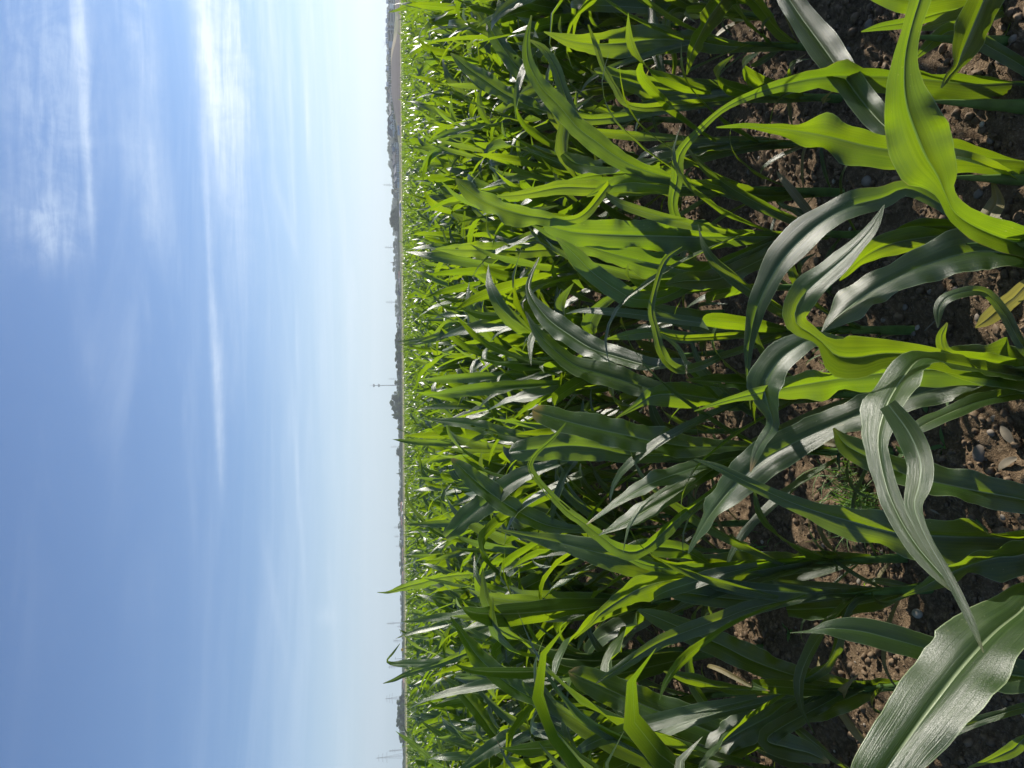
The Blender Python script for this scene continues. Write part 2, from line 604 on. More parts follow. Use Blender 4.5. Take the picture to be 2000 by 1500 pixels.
def join(parts):
    V, Fq, U, off = [], [], [], 0
    for v, f, u in parts:
        V.append(v)
        Fq.append(f + off)
        U.append(u)
        off += len(v)
    return np.concatenate(V), np.concatenate(Fq), np.concatenate(U)


def tube_np(pts, rad, n=8):
    A = catmull(np.hstack([pts, np.asarray(rad)[:, None], np.zeros((len(pts), 3))]), max(10, len(pts) * 3))
    C, r = A[:, :3], A[:, 3]
    T = np.gradient(C, axis=0)
    T /= np.linalg.norm(T, axis=1, keepdims=True)
    u = np.cross(T, np.array([0.3, 1, 0.1]))
    u /= np.linalg.norm(u, axis=1, keepdims=True)
    w = np.cross(T, u)
    a = np.linspace(0, 2 * np.pi, n, endpoint=False)
    V = C[:, None] + r[:, None, None] * (u[:, None] * np.cos(a)[None, :, None] + w[:, None] * np.sin(a)[None, :, None])
    k = len(C)
    ii = np.arange(k * n).reshape(k, n)
    jj = np.roll(ii, -1, 1)
    Fq = np.stack([ii[:-1].ravel(), jj[:-1].ravel(), jj[1:].ravel(), ii[1:].ravel()], 1)
    UV = np.stack(np.meshgrid(a / 6.283, np.linspace(0, 1, k)), -1).reshape(-1, 2)
    return V.reshape(-1, 3), Fq, UV


def stalk_np(h, r0=0.0115, r1=0.008, lean=(0, 0), n=8):
    """stem with swollen nodes, coming straight out of the soil"""
    pts, rad = [], []
    k = 6
    for i in range(k + 1):
        s = i / k
        z = -0.03 + (h + 0.03) * s
        rr = r0 + (r1 - r0) * s
        pts.append((lean[0] * s * s, lean[1] * s * s, z))
        rad.append(rr * (1.12 if i % 2 else 0.94) * (1 - 0.8 * s ** 3))
    return tube_np(np.array(pts), np.array(rad), n)


# procedural leaf: leaves the stalk at height z0 in direction az, arches over
def arch_leaf(z0, az, length, width, el0, curve, droop, twist, q, nseg=14, ncr=5, fold=0.4, rip=0.12):
    n = 8
    s = np.linspace(0, 1, n)
    el = el0 - curve * s ** 1.4 - droop * np.clip(s - 0.55, 0, 1) ** 1.1 * 2.2
    azs = az + twist * s * s
    step = length / (n - 1)
    P = np.zeros((n, 3))
    P[0] = (0, 0, z0)
    N = np.zeros((n, 3))
    for i in range(n):
        a, e = azs[i], el[i]
        d = np.array([math.cos(a) * math.cos(e), math.sin(a) * math.cos(e), math.sin(e)])
        if i < n - 1:
            P[i + 1] = P[i] + d * step
        up = np.array([-math.cos(a) * math.sin(e), -math.sin(a) * math.sin(e), math.cos(e)])
        sd = np.cross(d, up)
        rl = twist * 1.1 * s[i] ** 1.5 + 0.25 * math.sin(3 * s[i] + az)
        N[i] = up * math.cos(rl) + sd * math.sin(rl)
    W = width * np.interp(s, [0, 0.08, 0.3, 0.5, 0.75, 0.92, 1], [0.45, 0.62, 0.96, 1.0, 0.72, 0.28, 0.01])
    return ribbon(P, W, N, nseg, ncr, fold, rip, int(q.integers(1e6)))


def plant_leaves(q, nl=9, nseg=14, ncr=5, hs=0.60, full=True):
    """list of leaf geometry of one young maize plant about 1 m tall"""
    out = []
    az0 = q.uniform(0, 6.28)
    for i in range(nl):
        f = i / (nl - 1)
        z0 = 0.05 + hs * f ** 1.1
        az = az0 + (math.pi if i % 2 else 0) + q.normal(0, 0.38)
        if f < 0.25:
            L, w, el = q.uniform(0.22, 0.36), q.uniform(0.018, 0.032), q.uniform(0.5, 1.0)
            cu, dr = q.uniform(0.6, 1.2), q.uniform(0.6, 1.6)
        elif f < 0.8:
            L, w, el = q.uniform(0.5, 0.8), q.uniform(0.055, 0.086), q.uniform(1.0, 1.32)
            cu, dr = q.uniform(0.35, 1.1), q.uniform(0.3, 2.2)
        else:
            L, w, el = q.uniform(0.32, 0.55), q.uniform(0.035, 0.058), q.uniform(1.2, 1.5)
            cu, dr = q.uniform(0.0, 0.5), q.uniform(0.0, 1.0)
        out.append(arch_leaf(z0, az, L, w, el, cu, dr, q.normal(0, 0.85), q, nseg, ncr, q.uniform(0.3, 0.9), q.uniform(0.1, 0.3)))
    for i in range(3 if nl > 6 else 0):
        out.append(arch_leaf(q.uniform(0.12, 0.5), q.uniform(0, 6.28), q.uniform(0.35, 0.65), q.uniform(0.022, 0.045), q.uniform(0.9, 1.45), q.uniform(0.1, 1.2), q.uniform(0.0, 1.8), q.normal(0, 1.1), q, nseg, ncr, q.uniform(0.4, 1.0), q.uniform(0.1, 0.3)))
    return out


# ------------------------------------------------------------------ hero plants: leaves read from the photograph
VIEWN = {'g': np.array([0.55, -0.30, 0.78]), 'b': np.array([-0.62, -0.74, 0.12]), 'n': None, 'u': np.array([0.05, -0.35, 0.93]),
         's': np.array([0.12, -0.6, 0.8])}


class HeroPlant:
    def __init__(s, x, d, row, label=None):
        s.x, s.d, s.row, s.label = x, d, row, label
        s.leaves = []
        s.top = 0.25


heroes = []


def hero(x, d, row, label=None):
    p = HeroPlant(x, d, row, label)
    heroes.append(p)
    return p


def row_d(row, x):
    return ROW_D0 + ROW_DY * (row - 2) + ROW_SL * x


def pick(row, px, py, tol=0.09):
    r = ray(px, py)
    t = row_d(row, 0) / (r[1] - ROW_SL * r[0])
    x = t * r[0]
    best = None
    for h in heroes:
        if h.row == row and abs(h.x - x) < tol and (best is None or abs(h.x - x) < abs(best.x - x)):
            best = h
    return best or hero(x, row_d(row, x), row)


def auto_row(px, py, w):
    want = 0.074 * FPX / w
    best, bs = 3, 1e9
    for row in range(2, 9):
        r = ray(px, py)
        t = row_d(row, 0) / (r[1] - ROW_SL * r[0])
        z = CAMZ + t * r[2]
        pen = abs(math.log(t / want)) + (10 if z < 0.06 else 0) + (2 if z > 0.85 else 0)
        if pen < bs:
            best, bs = row, pen
    return best


ln_count = 0


def leaf(plant, mode, dt, pts, fold=0.35, rip=0.10, attach=True, extra=None):
    """pts tip->base in photograph pixels with the blade's visible width; dt: how much nearer (-) or farther the tip is"""
    global ln_count
    ln_count += 1
    wmax = max(p[2] for p in pts)
    bx, by = pts[-1][0], pts[-1][1]
    if plant is None or isinstance(plant, int):
        row = plant or auto_row(bx, by, wmax)
        plant = pick(row, bx, by)
    r = ray(bx, by)
    tb = plant.d / r[1]
    Q = np.array([(p[0], p[1]) for p in pts], float)
    L = np.concatenate([[0], np.cumsum(np.linalg.norm(np.diff(Q, axis=0), axis=1))])
    sf = 1 - L / L[-1]                              # 1 at tip
    m0, m1 = (mode[0], mode[-1])
    P, W, V3 = [], [], []
    for k, p in enumerate(pts):
        t = tb + dt * sf[k] ** 0.85
        X = at_depth(p[0], p[1], t)
        v = CAM - X
        v /= np.linalg.norm(v)
        V3.append(v)
        P.append(X)
        W.append(p[2] * t / FPX)
    P, W, vv = np.array(P)[::-1], np.array(W)[::-1], np.array(V3)[::-1]
    T = np.gradient(P, axis=0)
    T /= np.linalg.norm(T, axis=1, keepdims=True) + 1e-9
    N = np.zeros_like(P)
    vis = np.ones(len(P))
    qq = np.random.default_rng(4000 + ln_count)
    f1, f2, am = qq.uniform(0.6, 1.8), qq.uniform(0, 6.28), qq.uniform(0.12, 0.42)
    phis = np.radians(np.arange(-58, 59, 4))
    prev = None
    for i in range(len(P)):
        vp = vv[i] - (vv[i] @ T[i]) * T[i]
        vp /= np.linalg.norm(vp) + 1e-9
        sd = np.cross(T[i], vp)
        cand = [math.cos(f) * vp + math.sin(f) * sd for f in phis]
        hv = SUN + vv[i]
        hv /= np.linalg.norm(hv)
        sf_ = i / (len(P) - 1)

        def best(md):
            if md == 'n':
                return 0.0
            if md == 'g':
                sc_ = [-(c @ hv) for c in cand]
            else:
                tg = {'s': 0.16, 'b': -0.62, 'u': 0.4}[md]
                sc_ = [abs(c @ SUN - tg) + 0.15 * abs(f) for c, f in zip(cand, phis)]
            return float(phis[int(np.argmin(sc_))])
        fa, fb = best(m0), best(m1)
        if prev is not None:
            fa, fb = 0.5 * fa + 0.5 * prev[0], 0.5 * fb + 0.5 * prev[1]
        prev = (fa, fb)
        ph_i = fa * sf_ + fb * (1 - sf_) + am * (0.3 + 0.9 * sf_) * math.sin(6.28 * f1 * sf_ + f2)
        ph_i = max(-1.15, min(1.15, ph_i))
        N[i] = math.cos(ph_i) * vp + math.sin(ph_i) * sd
        vis[i] = math.cos(ph_i)
    W = W / np.clip(vis, 0.7, 1) * 0.98
    if attach:
        zb = max(0.04, P[0][2] - 0.09)
        b0 = np.array([plant.x, plant.d, zb])
        plant.top = max(plant.top, min(P[0][2] - 0.01, 0.8))
        if np.linalg.norm(P[0] - b0) > 0.03:
            P = np.vstack([b0, P])
            W = np.concatenate([[min(W[0], 0.028)], W])
            N = np.vstack([N[0], N])
    geo_ = ribbon(P, W, N, 56, 9, fold * 1.25, rip * (1.2 if 'g' in mode else 2.0), 1000 + ln_count, 0.0, 1.0, 0.4 if plant.row == 1 else 1.0)
    if extra:
        geo_ = join([geo_] + extra)
    plant.leaves.append(geo_)
    return plant


R1 = 1
pa = hero(0.56, 1.27, 1, 'nearest maize plant at the right, its long narrow leaf bent over far to the left')
pb = hero(0.40, 1.24, 1, 'near maize plant with an upright pointed leaf behind the wide bright arching leaf')
pc = hero(0.26, 1.20, 1, 'near maize plant with the widest bright yellow green leaf arching to the right')
pd = hero(0.02, 1.12, 1, 'near middle maize plant with a pale torn leaf hanging down to the left')
pe = hero(-0.235, 1.06, 1, 'near maize plant with a long green blade lying above the grass tuft')
pf = hero(-0.40, 1.02, 1, 'near maize plant with the broadest glossy grey green leaf at the left edge')
pg = hero(-0.53, 0.99, 1, 'near left maize plant with a short pale pointed leaf under the broad glossy one')
ph_ = hero(-0.66, 0.95, 1, 'leftmost near maize plant showing only one bright leaf tip')
pz = hero(0.72, 1.33, 1, 'near maize plant at the far right with a bright hanging leaf')

# --- nearest plants
leaf(pa, 'nb', 0.55, [(1362, 520, 3), (1350, 486, 14), (1333, 452, 20), (1314, 404, 20), (1322, 350, 24), (1328, 300, 20), (1371, 249, 14), (1422, 207, 12), (1500, 174, 22), (1600, 152, 44), (1700, 150, 60), (1800, 155, 66), (1900, 165, 72), (2010, 165, 60)], 0.3)
leaf(pz, 'nb', -0.18, [(1838, 172, 3), (1852, 150, 15), (1869, 130, 16), (1880, 100, 44), (1897, 60, 64), (1918, 10, 66), (1950, -60, 60), (2030, -90, 40)], 0.3)
leaf(pz, 'b', 0.1, [(1682, 62, 2), (1720, 52, 14), (1780, 42, 22), (1850, 22, 26), (1950, 10, 24), (2040, 0, 20)], 0.3)
leaf(pz, 'b', 0.0, [(1640, -60, 3), (1700, -20, 30), (1780, 0, 50), (1880, -15, 60), (2000, 0, 50), (2060, 20, 30)], 0.3)
leaf(pz, 's', 0.0, [(1790, 60, 4), (1850, 42, 30), (1920, 26, 40), (2010, 20, 36)], 0.3)
leaf(pa, 'n', 0.05, [(1780, 120, 4), (1830, 75, 28), (1870, 60, 34), (1930, 90, 30), (2020, 150, 24)], 0.3)
leaf(pb, 'b', 0.25, [(1398, 249, 2), (1450, 246, 12), (1500, 250, 28), (1560, 257, 50), (1620, 268, 64), (1700, 287, 64), (1780, 298, 66), (1850, 300, 74), (1930, 310, 66), (2010, 320, 44)], 0.25)
leaf(pb, 'gg', 0.5, [(1500, -60, 14), (1532, -15, 36), (1562, 30, 54), (1600, 82, 62), (1645, 145, 62), (1690, 205, 62), (1730, 248, 56), (1790, 290, 36), (1900, 312, 26)], 0.75)
leaf(pc, 'nb', -0.32, [(1840, -140, 8), (1815, -60, 30), (1796, 0, 40), (1778, 60, 40), (1768, 110, 46), (1766, 165, 66), (1772, 210, 92), (1788, 258, 120), (1808, 305, 112), (1832, 345, 70), (1846, 378, 34), (1868, 418, 46), (1925, 452, 62), (2010, 480, 64)], 0.5, 0.09)
leaf(pc, 'b', 0.05, [(1935, 345, 3), (1948, 390, 26), (1928, 432, 44), (1950, 452, 40), (2010, 470, 30)], 0.3, 0.2)
leaf(pc, 'b', 0.18, [(1735, 462, 3), (1770, 445, 18), (1820, 442, 30), (1870, 446, 32), (1930, 470, 30), (2010, 490, 26)], 0.25)
leaf(pc, 'b', 0.25, [(1640, 548, 2), (1680, 508, 30), (1730, 480, 46), (1790, 466, 52), (1850, 462, 46), (1930, 475, 36), (2010, 495, 30)], 0.25)
leaf(pc, 'gs', 0.12, [(1604, 650, 3), (1626, 626, 40), (1660, 598, 66), (1705, 566, 66), (1745, 545, 56), (1800, 520, 76), (1870, 498, 90), (1930, 490, 84), (2010, 500, 62)], 0.3, 0.16)
leaf(pc, 'gn', 0.25, [(1466, 800, 2), (1461, 740, 6), (1462, 680, 18), (1476, 610, 36), (1500, 552, 50), (1535, 497, 60), (1580, 452, 62), (1625, 420, 58), (1670, 400, 58), (1725, 386, 46), (1772, 368, 32), (1840, 400, 24), (1930, 460, 24)], 0.3)
leaf(pd, 'gb', -0.15, [(1727, 400, 2), (1703, 445, 24), (1660, 493, 38), (1612, 535, 48), (1574, 570, 54), (1554, 604, 54), (1556, 632, 44), (1582, 650, 30), (1606, 668, 26), (1634, 694, 74), (1674, 698, 84), (1730, 690, 60), (1800, 695, 44), (1900, 720, 36), (2010, 735, 30)], 0.3, 0.12)
leaf(pd, 'gs', 0.15, [(1465, 922, 2), (1480, 878, 22), (1508, 832, 30), (1500, 792, 44), (1492, 752, 66), (1515, 710, 66), (1550, 680, 52), (1600, 662, 30), (1700, 690, 30), (1800, 705, 30), (2010, 728, 24)], 0.35, 0.12)
leaf(pd, 'b', 0.15, [(1356, 803, 2), (1400, 788, 9), (1470, 770, 22), (1540, 757, 42), (1630, 742, 62), (1720, 730, 66), (1810, 722, 60), (1900, 728, 48), (2010, 738, 34)], 0.25)
# torn leaf hanging forward: two strips that part below the bend
sp2 = [(1735, 790), (1775, 845), (1797, 900), (1795, 945), (1785, 985), (1795, 1020), (1815, 1062), (1840, 1105), (1870, 1160), (1900, 1222), (1921, 1275)]
w2 = [30, 46, 46, 42, 30, 22, 18, 17, 16, 12, 2]
tb0 = pd.d / ray(1805, 698)[1]
Pp, Wp, Np_ = [], [], []
for k, (a, b2) in enumerate(sp2):
    tt = tb0 - 0.26 - 0.2 * k / 10
    X = at_depth(a, b2, tt)
    Pp.append(X)
    Wp.append(w2[k] * tt / FPX * 1.1)
    Np_.append(np.array([0.35, -0.4, 0.8]) * 0.6 + (CAM - X) / np.linalg.norm(CAM - X) * (0.6 if k > 2 else 0.2))
strip = ribbon(np.array(Pp), Wp, np.array(Np_), 34, 7, 0.3, 0.1, 77, 0.4, 1.0, 0.3)
leaf(pd, 'gg', -0.42, [(1880, 1166, 2), (1862, 1148, 18), (1830, 1112, 34), (1790, 1065, 40), (1757, 1012, 42), (1734, 960, 42), (1721, 912, 40), (1714, 868, 44), (1718, 830, 62), (1733, 786, 82), (1763, 737, 74), (1802, 700, 40), (1870, 712, 34), (2010, 735, 30)], 0.3, 0.1, True, [strip])
leaf(pd, 'gs', 0.28, [(1344, 1081, 2), (1358, 1052, 22), (1385, 1008, 42), (1432, 950, 62), (1488, 900, 74), (1540, 870, 70), (1612, 836, 62), (1700, 800, 62), (1784, 772, 66), (1870, 752, 70), (2010, 740, 50)], 0.3, 0.16)
leaf(pd, 'gn', -0.03, [(1780, 850, 4), (1800, 832, 26), (1850, 808, 30), (1912, 784, 30), (1980, 770, 26), (2040, 765, 20)], 0.35)
leaf(pd, 'b', -0.06, [(1850, 630, 3), (1838, 660, 20), (1850, 690, 20), (1900, 700, 30), (2010, 720, 40)], 0.3, 0.2)
leaf(pd, 'bs', -0.02, [(1800, 700, 10), (1860, 705, 60), (1930, 712, 84), (2010, 722, 90)], 0.2)
leaf(pd, 'g', 0.05, [(1832, 640, 3), (1835, 600, 20), (1860, 576, 22), (1920, 570, 18), (1960, 610, 20), (2010, 690, 20)], 0.3)
leaf(pd, 'b', 0.05, [(1905, 640, 3), (1930, 622, 30), (1975, 585, 34), (2030, 560, 24)], 0.3)
leaf(pe, 'gs', 0.08, [(1628, 836, 4), (1652, 868, 40), (1690, 890, 52), (1735, 912, 56), (1790, 933, 56), (1850, 946, 60), (1915, 960, 72), (2010, 978, 60)], 0.4, 0.12)
leaf(pe, 'sb', 0.25, [(1356, 897, 2), (1400, 912, 14), (1460, 942, 22), (1520, 970, 28), (1580, 994, 38), (1660, 1018, 62), (1755, 1042, 74), (1850, 1048, 82), (1930, 1050, 86), (2010, 1050, 70)], 0.3)
leaf(pe, 'b', 0.05, [(1760, 1166, 2), (1800, 1148, 16), (1850, 1122, 40), (1895, 1104, 56), (1945, 1090, 72), (2010, 1078, 60)], 0.35, 0.15)
leaf(pf, 'ng', -0.18, [(1668, 1600, 30), (1702, 1548, 90), (1735, 1496, 108), (1778, 1434, 116), (1822, 1374, 132), (1880, 1300, 136), (1938, 1238, 118), (1985, 1200, 90), (2040, 1160, 60)], 0.22, 0.07)
leaf(pf, 'n', -0.02, [(1955, 1330, 3), (1945, 1290, 20), (1960, 1252, 44), (2000, 1240, 50), (2040, 1230, 40)], 0.3, 0.15)
leaf(pg, 'gs', 0.1, [(1543, 1236, 2), (1582, 1233, 8), (1620, 1227, 28), (1680, 1232, 48), (1740, 1247, 56), (1800, 1264, 56), (1880, 1290, 64), (1960, 1315, 76), (2030, 1330, 50)], 0.3, 0.08)
leaf(ph_, 'b', 0.05, [(1890, 1500, 2), (1930, 1486, 16), (1975, 1465, 24), (2030, 1440, 24)], 0.3)
leaf(pg, 'n', 0.1, [(1770, 1530, 4), (1790, 1490, 22), (1815, 1455, 24), (1880, 1420, 20), (2010, 1380, 18)], 0.3)

# --- second row plants whose stem feet can be seen
row2 = {}
for key, fx, fy, lab in (
        ('k', 1785, 1338, 'second row maize plant at the left with a large dark drooping blade'),
        ('i', 1805, 1150, 'second row maize plant with a chewed folded grey leaf low on its stem'),
        ('n', 1760, 1090, 'second row maize plant with a big dark leaf left of the grass tuft'),
        ('m', 1740, 880, 'second row maize plant with a blunt blue green leaf above the long pale blade'),
        ('l', 1745, 770, 'second row maize plant behind the torn pale leaf with a holed bright leaf'),
        ('q', 1770, 645, 'second row maize plant with a thin twisted leaf over its stem'),
        ('p', 1720, 460, 'second row maize plant with a wide bright blade in the middle of the photo'),
        ('o', 1660, 377, 'second row maize plant with short bright upper leaves beside the long bent leaf'),
        ('s', 1600, 283, 'second row maize plant behind the upright pointed leaf'),
        ('t', 1640, 193, 'second row maize plant with a long diagonal bright leaf reaching up right'),
        ('u', 1590, 93, 'second row maize plant near the right edge with a forked bright leaf'),
        ('v', 1540, 36, 'second row maize plant at the right edge of the photo')):
    p = on_ground(fx, fy)
    row2[key] = hero(p[0], p[1], 2, lab)
r2 = row2

leaf(r2['i'], 'gs', 0.0, [(1536, 1190, 30), (1560, 1190, 42), (1600, 1188, 46), (1650, 1184, 44), (1700, 1176, 40), (1750, 1162, 28), (1800, 1146, 18)], 0.45, 0.1)
leaf(r2['i'], 'b', 0.1, [(1296, 1311, 2), (1350, 1326, 24), (1410, 1341, 30), (1470, 1347, 30), (1540, 1340, 24), (1620, 1290, 20), (1660, 1180, 16)], 0.3)
leaf(r2['i'], 's', 0.15, [(1300, 1160, 8), (1340, 1158, 36), (1410, 1167, 42), (1485, 1172, 30), (1560, 1168, 24), (1640, 1160, 20)], 0.3)
leaf(r2['i'], 's', 0.1, [(1164, 1335, 2), (1200, 1311, 15), (1245, 1281, 22), (1290, 1254, 26), (1350, 1230, 30), (1410, 1209, 32), (1470, 1187, 32), (1560, 1168, 22), (1620, 1160, 18)], 0.3)
leaf(r2['k'], 's', 0.15, [(1110, 1312, 3), (1128, 1320, 40), (1170, 1338, 52), (1230, 1365, 64), (1290, 1390, 66), (1350, 1413, 64), (1410, 1435, 56), (1470, 1432, 40), (1560, 1390, 30), (1640, 1345, 22)], 0.25, 0.12)
leaf(r2['k'], 'ns', 0.1, [(1245, 1191, 4), (1290, 1209, 36), (1344, 1233, 44), (1410, 1260, 52), (1470, 1290, 54), (1550, 1318, 42), (1640, 1336, 28)], 0.25)
leaf(r2['k'], 'gn', 0.05, [(1340, 1512, 30), (1392, 1465, 56), (1440, 1432, 62), (1500, 1400, 56), (1545, 1370, 36), (1640, 1345, 24)], 0.3)
leaf(r2['k'], 'b', 0.1, [(1185, 1459, 2), (1245, 1470, 22), (1320, 1480, 38), (1390, 1478, 42), (1470, 1450, 30), (1600, 1352, 20)], 0.3)
leaf(r2['k'], 's', -0.05, [(1560, 1410, 4), (1600, 1385, 44), (1660, 1362, 44), (1710, 1340, 26), (1720, 1334, 20)], 0.3)
leaf(r2['k'], 'n', -0.1, [(1620, 1490, 4), (1580, 1470, 40), (1540, 1460, 50), (1500, 1440, 40), (1600, 1380, 26), (1680, 1340, 20)], 0.3)
leaf(r2['n'], 's', 0.1, [(1236, 1066, 4), (1270, 1088, 34), (1330, 1105, 52), (1410, 1116, 72), (1480, 1108, 66), (1550, 1098, 44), (1640, 1090, 26)], 0.25)
leaf(r2['n'], 'b', 0.05, [(1390, 1106, 2), (1355, 1084, 24), (1320, 1072, 36), (1275, 1068, 34), (1240, 1066, 20), (1220, 1085, 12), (1300, 1110, 20), (1450, 1105, 24), (1600, 1092, 20)], 0.3)
leaf(r2['n'], 'sb', 0.25, [(966, 1032, 2), (1020, 1045, 15), (1080, 1057, 32), (1140, 1072, 46), (1200, 1087, 56), (1260, 1102, 60), (1330, 1110, 44), (1420, 1108, 30), (1560, 1096, 22)], 0.25)
leaf(r2['n'], 'b', 0.1, [(1122, 1248, 2), (1155, 1218, 8), (1172, 1199, 16), (1200, 1179, 28), (1245, 1152, 46), (1290, 1137, 52), (1340, 1132, 34), (1420, 1125, 26), (1560, 1100, 20)], 0.25)
leaf(r2['m'], 's', 0.05, [(1040, 800, 4), (1052, 806, 34), (1110, 823, 48), (1170, 838, 54), (1230, 851, 58), (1290, 864, 56), (1350, 872, 42), (1430, 872, 24), (1560, 876, 20)], 0.22, 0.08)
leaf(r2['m'], 'g', -0.15, [(1146, 1024, 2), (1200, 985, 20), (1260, 949, 32), (1320, 925, 36), (1374, 908, 30), (1450, 890, 24), (1580, 880, 20)], 0.3)
leaf(r2['m'], 'g', -0.1, [(1170, 1045, 4), (1230, 1015, 36), (1290, 979, 38), (1350, 946, 32), (1420, 905, 24), (1560, 880, 20)], 0.35, 0.15)
leaf(r2['m'], 'n', 0.2, [(994, 884, 4), (1006, 881, 34), (1050, 877, 48), (1110, 871, 56), (1170, 876, 52), (1230, 888, 34), (1330, 890, 24), (1500, 880, 20)], 0.25)
leaf(r2['m'], 'nb', 0.0, [(1105, 826, 2), (1080, 856, 8), (1047, 886, 8), (1035, 910, 12), (1050, 937, 13), (1080, 970, 15), (1110, 1000, 18), (1140, 1021, 20), (1179, 1051, 24), (1215, 1075, 32), (1260, 1070, 26), (1340, 1000, 22), (1480, 900, 20)], 0.45)
leaf(r2['l'], 'b', 0.05, [(1203, 817, 3), (1242, 793, 14), (1275, 773, 38), (1326, 770, 52), (1386, 778, 46), (1450, 785, 26), (1560, 776, 20)], 0.3, 0.15)
leaf(r2['l'], 'gs', 0.35, [(1026, 608, 2), (1050, 650, 20), (1086, 686, 30), (1125, 714, 38), (1170, 728, 48), (1230, 747, 48), (1300, 765, 34), (1400, 772, 26), (1560, 772, 20)], 0.3)
leaf(r2['l'], 's', -0.1, [(1340, 742, 4), (1400, 745, 30), (1460, 750, 36), (1540, 760, 24), (1640, 770, 18)], 0.3)
leaf(r2['q'], 'ns', -0.05, [(1332, 482, 3), (1299, 509, 12), (1281, 560, 11), (1272, 605, 15), (1281, 644, 15), (1290, 680, 19), (1308, 712, 20), (1345, 722, 18), (1430, 690, 16), (1550, 652, 14)], 0.5)
leaf(r2['q'], 'n', -0.12, [(1341, 731, 2), (1338, 704, 8), (1320, 674, 9), (1290, 650, 8), (1340, 660, 12), (1480, 650, 14)], 0.4)
leaf(r2['q'], 's', 0.15, [(1250, 590, 3), (1300, 610, 30), (1360, 628, 44), (1430, 640, 40), (1520, 648, 26), (1600, 648, 18)], 0.3)
leaf(r2['q'], 'b', 0.1, [(1185, 662, 3), (1230, 654, 20), (1281, 650, 22), (1350, 660, 22), (1450, 652, 18), (1560, 650, 14)], 0.3)
leaf(r2['p'], 'b', 0.1, [(1060, 436, 4), (1076, 444, 34), (1120, 454, 50), (1185, 458, 58), (1290, 461, 66), (1360, 463, 58), (1430, 463, 38), (1520, 461, 20)], 0.22, 0.1)
leaf(r2['p'], 'b', 0.15, [(1035, 437, 2), (1080, 461, 14), (1140, 479, 28), (1200, 497, 38), (1260, 512, 54), (1320, 525, 58), (1380, 530, 42), (1450, 505, 26), (1560, 464, 18)], 0.25)
leaf(r2['p'], 'b', 0.0, [(1086, 464, 3), (1125, 500, 32), (1155, 530, 38), (1200, 563, 38), (1245, 585, 32), (1310, 575, 26), (1400, 520, 22), (1520, 466, 18)], 0.25)
leaf(r2['p'], 's', -0.05, [(1300, 555, 4), (1340, 548, 36), (1400, 545, 46), (1460, 520, 34), (1560, 470, 20)], 0.3)
leaf(r2['o'], 'b', 0.2, [(963, 384, 2), (1020, 380, 18), (1095, 366, 30), (1160, 367, 32), (1230, 366, 28), (1320, 370, 22), (1450, 376, 16)], 0.3)
leaf(r2['o'], 'b', 0.05, [(1146, 384, 3), (1185, 366, 22), (1230, 357, 36), (1270, 360, 36), (1320, 366, 26), (1400, 372, 20), (1500, 377, 16)], 0.25)
leaf(r2['o'], 'b', -0.1, [(1350, 352, 3), (1400, 362, 24), (1440, 376, 34), (1500, 382, 26), (1560, 380, 16)], 0.3)
leaf(r2['o'], 'n', -0.15, [(1620, 455, 3), (1590, 435, 14), (1560, 415, 16), (1520, 395, 14), (1580, 380, 12)], 0.4)
leaf(r2['o'], 'nb', 0.1, [(1038, 30, 3), (1029, 75, 13), (1032, 120, 22), (1056, 168, 30), (1095, 210, 38), (1128, 249, 40), (1164, 276, 40), (1200, 303, 38), (1245, 327, 32), (1310, 348, 24), (1400, 370, 18)], 0.3, 0.08)
leaf(r2['s'], 'b', 0.1, [(1110, 352, 3), (1165, 342, 22), (1225, 338, 30), (1290, 330, 28), (1380, 305, 22), (1480, 286, 15)], 0.3)
leaf(r2['s'], 'g', 0.1, [(1100, 300, 14), (1125, 318, 34), (1170, 325, 32), (1227, 325, 22), (1320, 305, 18), (1440, 286, 14)], 0.4, 0.25)
leaf(r2['s'], 'b', 0.05, [(1300, 280, 3), (1350, 282, 22), (1420, 286, 24), (1500, 284, 16)], 0.3)
leaf(r2['t'], 'b', 0.1, [(1160, 135, 3), (1190, 146, 30), (1250, 166, 44), (1305, 178, 48), (1380, 184, 40), (1460, 190, 22), (1540, 193, 14)], 0.3)
leaf(r2['t'], 'b', 0.0, [(1149, 48, 3), (1164, 90, 10), (1179, 132, 12), (1200, 168, 13), (1218, 198, 14), (1254, 210, 16), (1320, 205, 18), (1430, 195, 14)], 0.5)
leaf(r2['t'], 'n', 0.15, [(1035, 78, 3), (1062, 96, 16), (1086, 135, 20), (1104, 186, 22), (1128, 228, 22), (1200, 230, 20), (1330, 210, 16), (1450, 195, 12)], 0.4)
leaf(r2['u'], 'b', 0.05, [(1062, 62, 2), (1110, 79, 22), (1155, 86, 40), (1215, 84, 54), (1275, 77, 56), (1340, 78, 46), (1420, 90, 26), (1500, 92, 16)], 0.25)
leaf(r2['u'], 'b', -0.25, [(1341, 146, 2), (1350, 105, 20), (1368, 66, 34), (1392, 24, 44), (1425, -10, 44), (1470, 0, 30), (1520, 60, 18)], 0.4)
leaf(r2['v'], 'g', -0.1, [(1306, 160, 2), (1293, 135, 13), (1281, 99, 21), (1278, 60, 20), (1275, 0, 20), (1290, -40, 20), (1360, -10, 20), (1450, 28, 14)], 0.45)
leaf(r2['v'], 'b', -0.1, [(1314, 158, 3), (1317, 120, 15), (1311, 84, 17), (1302, 45, 17), (1320, 15, 17), (1400, 20, 18), (1460, 32, 14)], 0.35)
leaf(r2['v'], 's', 0.1, [(1240, 30, 4), (1300, 20, 36), (1370, 25, 44), (1440, 32, 26), (1500, 36, 14)], 0.3)

